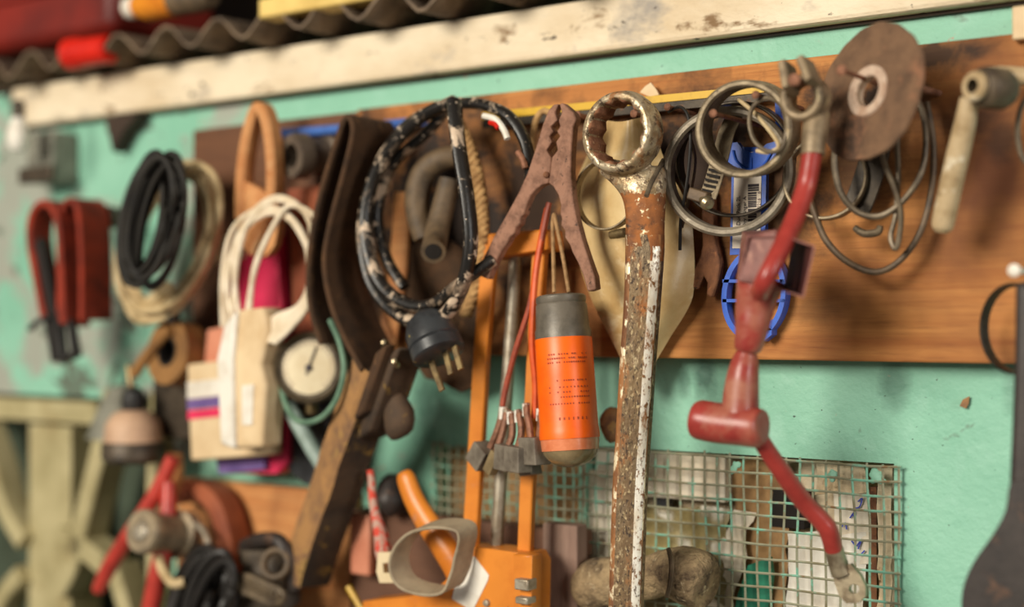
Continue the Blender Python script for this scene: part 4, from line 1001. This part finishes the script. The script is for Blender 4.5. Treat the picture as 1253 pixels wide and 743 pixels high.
# ------------------------------------------------------------------ far end of the wall
random.seed(21)
t = Thing('light_bulb', 'milky white bulb hanging at the far end below the beam', 'bulb', (24, 160, .06))
s = S(22, .06); c = P(22, 186, .06)
t.part('glass', lathe([(0, 0), (8*s, 2*s), (12*s, 8*s), (13.5*s, 18*s), (11*s, 30*s), (8*s, 40*s), (7*s, 44*s), (0, 44*s)], c, V((0, 0, 1)), 28), m_white)
t.part('cap', lathe([(0, 42*s), (8*s, 42*s), (8*s, 60*s), (4*s, 64*s), (0, 64*s)], c, V((0, 0, 1)), 20), m_darksteel)
t = Thing('wall_bracket', 'dusty grey box bracket on the wall beside the white bulb', 'bracket', (46, 190, .03))
t.part('box', pbox(32, 164, 64, 222, .001, .03), m_greycone, bevel=.002)
t.part('dark_foot', pbox(22, 206, 62, 222, .03, .036), m_greygear, bevel=.001)
solo('wall_peg', 'dark round peg in the wall next to the red webbing', 'peg', lathe([(0, -.04), (9*S(130), -.04), (13*S(130), -.004), (14*S(130), 0), (0, .001)], P(131, 266, .04), NW, 20), m_greygear)
solo('dark_wedge', 'dark triangular wedge tucked under the far end of the beam', 'wedge', plate([(128, 143), (168, 140), (150, 162), (138, 186)], .018, .016), m_darktimber, smooth=0)
# red webbing
t = Thing('webbing_strap', 'red webbing strap folded in two humps with a black buckle', 'strap', (75, 260, .05))
t.part('strap', ribbon([(66, 392, .07), (54, 330, .07), (48, 290, .07), (52, 262, .07), (64, 250, .07), (76, 256, .07), (84, 280, .07), (88, 340, .07), (90, 396, .07)], .026, .0065), m_webred)
t.part('strap', ribbon([(90, 400, .06), (90, 340, .06), (90, 280, .06), (95, 254, .06), (104, 247, .06), (113, 262, .06), (117, 320, .06), (117, 392, .06)], .034, .005), m_webred)
t.part('buckle', join(plate([(38, 300), (48, 290), (72, 400), (70, 442), (62, 444), (54, 398)], .078, .008), plate([(66, 396), (84, 390), (92, 436), (72, 446)], .078, .008, [[(72, 402), (81, 399), (85, 430), (75, 436)]]), tube([(60, 388, .08), (46, 394, .084), (36, 404, .086)], 4, 8, 3)), m_blackplain, bevel=.001)
# two cable hanks
def hank(cx, cy, rx, ry, off, n, r, rot, jit, seed, span=(0, 2*PI)):
    random.seed(seed); gs = []
    for k in range(n):
        dx, dy = random.uniform(-jit, jit), random.uniform(-jit, jit); fx, fy = random.uniform(.86, 1.06), random.uniform(.94, 1.04)
        pts = [(a+dx, b+dy, off+.010*math.sin(k*1.3+i*.25)+.003*k/2) for i, (a, b) in enumerate(ell(cx, cy, rx*fx, ry*fy, 14, rot))]
        gs.append(tube(pts, r, 8, 5, True))
    return join(*gs)
t = Thing('cable_hank', 'hank of black cable hanging on the wall beside the cream cable', 'cable', (195, 200, .05))
t.part('coils', hank(186, 272, 24, 74, .104, 15, 3.8, .20, 14, 4), m_cable_black)
t.part('tail', tube([(200, 350, .07), (208, 372, .07), (212, 392, .065)], 9, 10, 4), m_cable_black)
t = Thing('cable_hank', 'hank of cream cable hanging between the black cable and the board end', 'cable', (230, 210, .05))
t.part('coils', hank(209, 298, 48, 92, .056, 12, 4.6, .36, 10, 9), m_cable_cream)
t.part('knot', join(tube([(168, 384, .07), (188, 368, .075), (206, 352, .078)], 9, 10, 4), tube([(152, 310, .06), (156, 340, .064), (172, 372, .068), (196, 380, .07), (206, 366, .07)], 8, 10, 5)), m_cable_cream)
t.part('tail', tube([(208, 402, .066), (192, 420, .066), (176, 440, .066), (164, 458, .066)], 7, 10, 4), m_tape)
t = Thing('tape_roll', 'roll of brown tape hanging below the cable hanks', 'tape', (215, 432, .045))
ax = nrm(214, 432, -.72, .1); s = S(214, .05)
t.part('roll', ring_solid([(18*s, -14*s), (18*s, 14*s), (40*s, 14*s), (40*s, -14*s)], P(216, 432, .055), ax, 40), m_tape)
t.part('core', ring_solid([(15*s, -14.5*s), (15*s, 14.5*s), (18.2*s, 14.5*s), (18.2*s, -14.5*s)], P(216, 432, .055), ax, 40), m_blackplain)
solo('dark_tin', 'dark olive tin box behind the tape roll', 'tin', pbox(186, 404, 244, 540, .002, .035), m_greygear, bevel=.003)
# lamp holder
t = Thing('lamp_holder', 'dusty lamp holder with a grey shade and dark knob above the lattice', 'lamp', (162, 490, .05))
c = P(163, 566, .06); s = S(163, .06); zz = V((0, 0, 1))
t.part('shade', lathe([(46*s, 46*s), (44*s, 50*s), (30*s, 86*s), (16*s, 110*s), (6*s, 114*s), (0, 114*s)], P(150, 580, .03), zz, 36), m_greycone)
t.part('plate', lathe([(0, 10*s), (30*s, 12*s), (36*s, 22*s), (33*s, 48*s), (24*s, 60*s), (14*s, 64*s), (0, 64*s)], c, zz, 36), m_pinkdust)
t.part('rim', lathe([(0, 0), (32*s, 0), (38*s, 6*s), (38*s, 22*s), (34*s, 28*s), (0, 28*s)], c, zz, 36), m_greygear)
t.part('knob', lathe([(0, 62*s), (12*s, 62*s), (15*s, 72*s), (13*s, 86*s), (6*s, 92*s), (0, 93*s)], c, zz, 28), m_blackplain)
t.part('stem', tube([(162, 480, .06), (160, 465, .06), (158, 448, .058)], 4, 8, 3), m_brass)
# tan leather loop
t = Thing('leather_loop', 'tan leather loop standing up above the dark end of the board', 'loop', (318, 140, .05))
t.part('strap', ribbon([(298, 268, .066), (299, 225, .066), (304, 180, .066), (312, 146, .066), (319, 133, .066), (327, 140, .066), (334, 170, .066), (337, 210, .066), (336, 250, .066)], .016, .0095), m_tan)
t.part('stitched_end', plate([(288, 238), (300, 222), (338, 250), (336, 300), (316, 316), (294, 296)], .07, .007, smooth=2), m_tan)
# package
t = Thing('blister_pack', 'pink and cream blister pack hanging below the leather loop', 'package', (300, 420, .04))
t.part('pink_card', plate([(268, 296), (338, 276), (346, 400), (352, 566), (340, 580), (276, 580), (262, 560), (250, 470), (270, 400)], .040, .012, smooth=0), m_pink, bevel=.0015)
t.part('carton', plate([(228, 446), (318, 436), (322, 558), (233, 564)], .066, .022), m_card, bevel=.002)
st = t.part('printed_stripe', plate([(228.6, 468), (318.5, 458), (319, 478), (229, 488)], .0664, .0008), m_white, smooth=0)
t.part('purple_stripe', plate([(229, 489), (319, 479), (319.6, 492), (229.6, 502)], .0664, .0008), m_purple, smooth=0)
t.part('pink_stripe', plate([(229.6, 503), (319.6, 493), (320, 504), (230, 514)], .0664, .0008), m_pink, smooth=0)
t.part('purple_base', plate([(264, 562), (322, 560), (324, 574), (268, 580)], .046, .006), m_purple, smooth=0)
t.part('red_panel', plate([(254, 404), (290, 396), (286, 446), (250, 450)], .050, .006), m_pinkstrip, smooth=0)
t.part('pale_corner', plate([(262, 292), (298, 284), (300, 316), (262, 322)], .0408, .002), m_cream, smooth=0)
# white adapter
t = Thing('power_adapter', 'white power adapter with its cord wound in loops in front of the pink pack', 'adapter', (300, 420, .07))
t.part('body', plate([(288, 380), (322, 376), (327, 405), (318, 446), (324, 470), (320, 548), (282, 550), (276, 470), (278, 410)], .092, .022), m_card, bevel=.003)
t.part('side', plate([(274, 398), (289, 380), (284, 440), (286, 550), (270, 544), (265, 440)], .096, .018, smooth=0), m_white, bevel=.002)
t.part('ridge', plate([(296, 472), (310, 470), (308, 520), (296, 520)], .0935, .002), m_white)
random.seed(3)
for k in range(7):
    dx = random.uniform(-15, 15); dy = random.uniform(-16, 16); e = (k-1)*3.4
    pts = [(278+e*1.6, 400, .088), (284+dx+e, 330+dy, .09), (300+dx+e*1.5, 276+dy, .088), (334+dx*.6+e, 252+dy*.8, .084), (366+e*1.2+dx*.4, 272+dy, .08), (384+dx*.4, 320+dy, .078), (376-e*.5, 372, .08), (352-e, 402-k*2, .084), (336-k, 420, .088)]
    t.part('cord', tube(pts, 3.3, 8, 6), m_cable_white)
# gauge
t = Thing('pressure_gauge', 'round pressure gauge with a cream dial and worn dark case', 'gauge', (376, 450, .06))
c = P(379, 450, .066); ax = nrm(377, 450, -.28, .02); s = S(377, .066)
t.part('case', lathe([(0, -.022), (36*s, -.022), (43*s, -.016), (45*s, -.004), (44*s, .003), (41*s, .005), (36*s, .001), (0, .001)], c, ax, 48), m_gaugecase)
dl = t.part('dial', lathe([(0, .0012), (33*s, .0012), (33*s, .0022), (0, .0024)], c, ax, 40), m_dial)
u, v, a_ = basis(ax)
tk = []
for k in range(24):
    an = -.75*PI+1.5*PI*k/23; d = u*math.sin(an)+v*math.cos(an)
    tk.append(box3(c+a_*.0026+d*(30*s), d*(2.6*s), d.cross(a_)*(.55*s), a_*.0002))
t.part('tick_marks', join(*tk), m_ink2, dl, smooth=0)
nd = (u*.35+v*.94).normalized()
t.part('needle', join(box3(c+a_*.0034+nd*(9*s), nd*(18*s), nd.cross(a_)*(.9*s), a_*.0003), lathe([(0, .0025), (4*s, .0025), (4*s, .0042), (0, .0045)], c, ax, 16)), m_ink, dl, smooth=0)
t.part('stem', tube([(380, 486, .055), (382, 506, .054)], 8, 10, 2), m_brass)
solo('green_hose', 'thin grey-green hose looping around the pressure gauge', 'hose', tube([(404, 392, .085), (416, 420, .088), (421, 452, .09), (412, 488, .09), (392, 512, .088), (366, 516, .085), (350, 496, .08), (344, 470, .075)], 3.8, 10, 7), m_greenhose)
solo('grey_hose', 'pale grey hose piece hanging below the gauge', 'hose', tube([(352, 494, .06), (366, 520, .062), (384, 552, .062), (404, 584, .06)], 10, 12, 5), m_paleblue)
solo('green_rag', 'dark grey-green rubber flap below the gauge', 'rubber', plate([(340, 500), (416, 470), (428, 520), (412, 590), (372, 592), (346, 560)], .035, .008, smooth=2), m_plug)
# brass hooks on the dark part of the board
solo('brown_sheath', 'brown leather sheath behind the white cord loops', 'sheath', plate([(352, 232), (394, 226), (402, 330), (396, 418), (360, 412)], .034, .01, smooth=1), m_boot if False else m_rustpaint)
# ------------------------------------------------------------------ low corner: red tool, roller, cables, greasy parts
t = Thing('red_puller', 'red two-legged puller tool with a grey roller', 'tool', (190, 650, .06))
t.part('leg', tube([(212, 560, .07, 9), (190, 606, .075, 10), (160, 652, .08, 10), (134, 694, .08, 10), (120, 722, .078, 8)], 10, 12, 5), m_redtool)
t.part('leg', tube([(206, 590, .07, 9), (205, 640, .074, 11), (196, 690, .08, 12), (182, 760, .08, 12)], 11, 12, 5), m_redtool)
ax = nrm(190, 650, -.66, .06); s = S(190, .09)
c = P(172, 650, .105)
t.part('roller', ring_solid([(13*s, 0), (25*s, 0), (27*s, -3*s), (27*s, -14*s), (23*s, -20*s), (23*s, -56*s), (30*s, -58*s), (30*s, -74*s), (13*s, -74*s)], c, ax, 44), m_roller)
t.part('axle', lathe([(0, -20*s), (11*s, -20*s), (13*s, -2*s), (10*s, 3*s), (0, 5*s)], c, ax, 28), m_rod)
solo('orange_grip', 'short orange wooden grip standing above the red puller', 'grip', tube([(208, 606, .05, 10), (212, 580, .05, 13), (214, 556, .05, 10)], 12, 12, 4), m_ply)
solo('rusty_hoop', 'rust-red curved bracket behind the grey roller', 'bracket', ribbon([(222, 606, .03), (245, 598, .032), (270, 614, .034), (284, 650, .034), (290, 700, .034), (288, 760, .03)], .03, .016), m_rustpaint)
solo('wire_hook', 'small pale wire hook behind the grey roller', 'hook', tube([(232, 640, .06), (246, 646, .064), (254, 662, .066), (252, 674, .066)], 4, 8, 4), m_rod)
solo('pale_ring', 'pale half ring below the grey roller', 'ring', tube([(194, 682, .085), (200, 700, .088), (212, 714, .088), (226, 712, .084)], 6, 8, 4), m_cable_cream)
t = Thing('black_cable_coil', 'coil of thick black cable at the bottom beside the red puller', 'cable', (245, 720, .06))
t.part('coils', hank(248, 738, 22, 58, .065, 12, 6, .35, 14, 31), m_blackplain)
t = Thing('carburettor', 'greasy dark carburettor-like metal part on the low plywood panel', 'metal part', (325, 700, .05))
t.part('body', join(blob(P(330, 690, .05), .028, .02, .022, .3, 50, 22), blob(P(318, 728, .05), .034, .02, .022, .3, 50, 22, seed=4)), m_greygear)
t.part('flange', band(338, 690, .078, 20, 12, 7, nrm(338, 690, -.4, .1)), m_hose)
t.part('spring', tube([(296+14*math.cos(i*.9)+i*.9, 712+10*math.sin(i*.9)+i*.4, .078) for i in range(48)], 3.4, 8, 2), m_tdark)
t.part('arm', tube([(300, 668, .06), (322, 660, .07), (344, 664, .072), (356, 690, .07), (362, 720, .066)], 9, 10, 5), m_blackiron)
solo('dark_bracket', 'dark bracket sticking out from the plank top beside the bar clamp', 'bracket', blob(P(482, 606, .03), .012, .016, .016, .25, 70, 18), m_blackiron)
# ------------------------------------------------------------------ on top of the beam
solo_pts = []
rows = []
bz = beam_z1
x0, x1 = P(-60, 90, .05).x, P(735, 10, .05).x
NR = 90
for j in range(5):
    row = []
    y = -.05 + .115*j/4
    for i in range(NR):
        x = x0 + (x1-x0)*i/(NR-1)
        sag = .004*NZ.noise(V((x*9, y*10, 0)))
        z = bz + .0125 + .0105*math.cos((x-x0)*2*PI/.062) + sag + .002*NZ.noise(V((x*60, y*40, 3)))
        row.append(V((x, y, z)))
    rows.append(row)
solo('corrugated_sheet', 'dirty corrugated roofing sheet lying along the top of the beam', 'roofing sheet', sheet(rows, .0024), m_corr, smooth=60)
tz = bz + .026
t = Thing('red_tank', 'large dull red plastic tank lying on the corrugated sheet', 'tank', (60, 30, .02))
a = P(-120, 66, .0).x; b = P(176, 40, .0).x
t.part('body', wbox(a, b, -.035, .09, tz+.006, tz+.16), m_redtank, bevel=.012)
t.part('rib', join(wbox(a+.01, b-.01, -.039, -.03, tz+.05, tz+.058), wbox(a+.01, b-.01, -.039, -.03, tz+.085, tz+.093)), m_redtank, bevel=.002)
t = Thing('red_canister', 'small bright red plastic canister lying on the corrugated sheet before the red tank', 'canister', (98, 64, .05))
s = S(98, .055); c = P(136, 60, .042); 
t.part('shell', lathe([(0, 0), (15*s, 0), (17.5*s, 3*s), (18*s, 60*s), (19*s, 68*s), (14*s, 72*s), (0, 73*s)], c, V((-1, -.15, -.02)), 32), m_redgloss)
t.part('knurl', join(*[box3(c + V((-1, -.15, -.02)).normalized()*(58*s) + (V((0, 0, 1))*math.sin(k*PI/10)+V((0, -1, 0))*math.cos(k*PI/10))*(18.6*s), V((8*s, 0, 0)), V((0, .5*s, 0)), V((0, 0, .6*s))) for k in range(20)]), m_redgloss)
t = Thing('amber_bottle', 'amber bottle with a white cap lying on the corrugated sheet', 'bottle', (240, 16, .03))
s = S(240, .03); c = P(160, 10, .045); ax = V((1, .05, .0)).normalized()
t.part('bottle', lathe([(0, 12*s), (14*s, 12*s), (16*s, 22*s), (20*s, 32*s), (20*s, 78*s), (0, 78*s)], c, ax, 32), m_orangeplastic)
t.part('brown_label', lathe([(0, 76*s), (19*s, 76*s), (19*s, 128*s), (14*s, 140*s), (0, 141*s)], c, ax, 32), m_hose)
t.part('cap', lathe([(0, -4*s), (13*s, -4*s), (14*s, 0), (14*s, 14*s), (0, 14*s)], c, ax, 28), m_white)
solo('yellow_batten', 'pale yellow batten lying above the corrugated sheet', 'batten', wbox(P(318, 4, .05).x, P(458, 4, .05).x, -.052, -.03, P(390, 11, .05).z, P(390, -14, .05).z), m_yellow if False else MAT('pale_yellow_paint', (228, 196, 116), (204, 170, 92), 30, .42, .64, .5, bump=.1), bevel=.002)
solo('grey_rag', 'dark brown rag bunched beside the yellow batten on the sheet', 'rag', blob(P(525, -14, .02), .05, .03, .012, .7, 45, 30), m_hose)
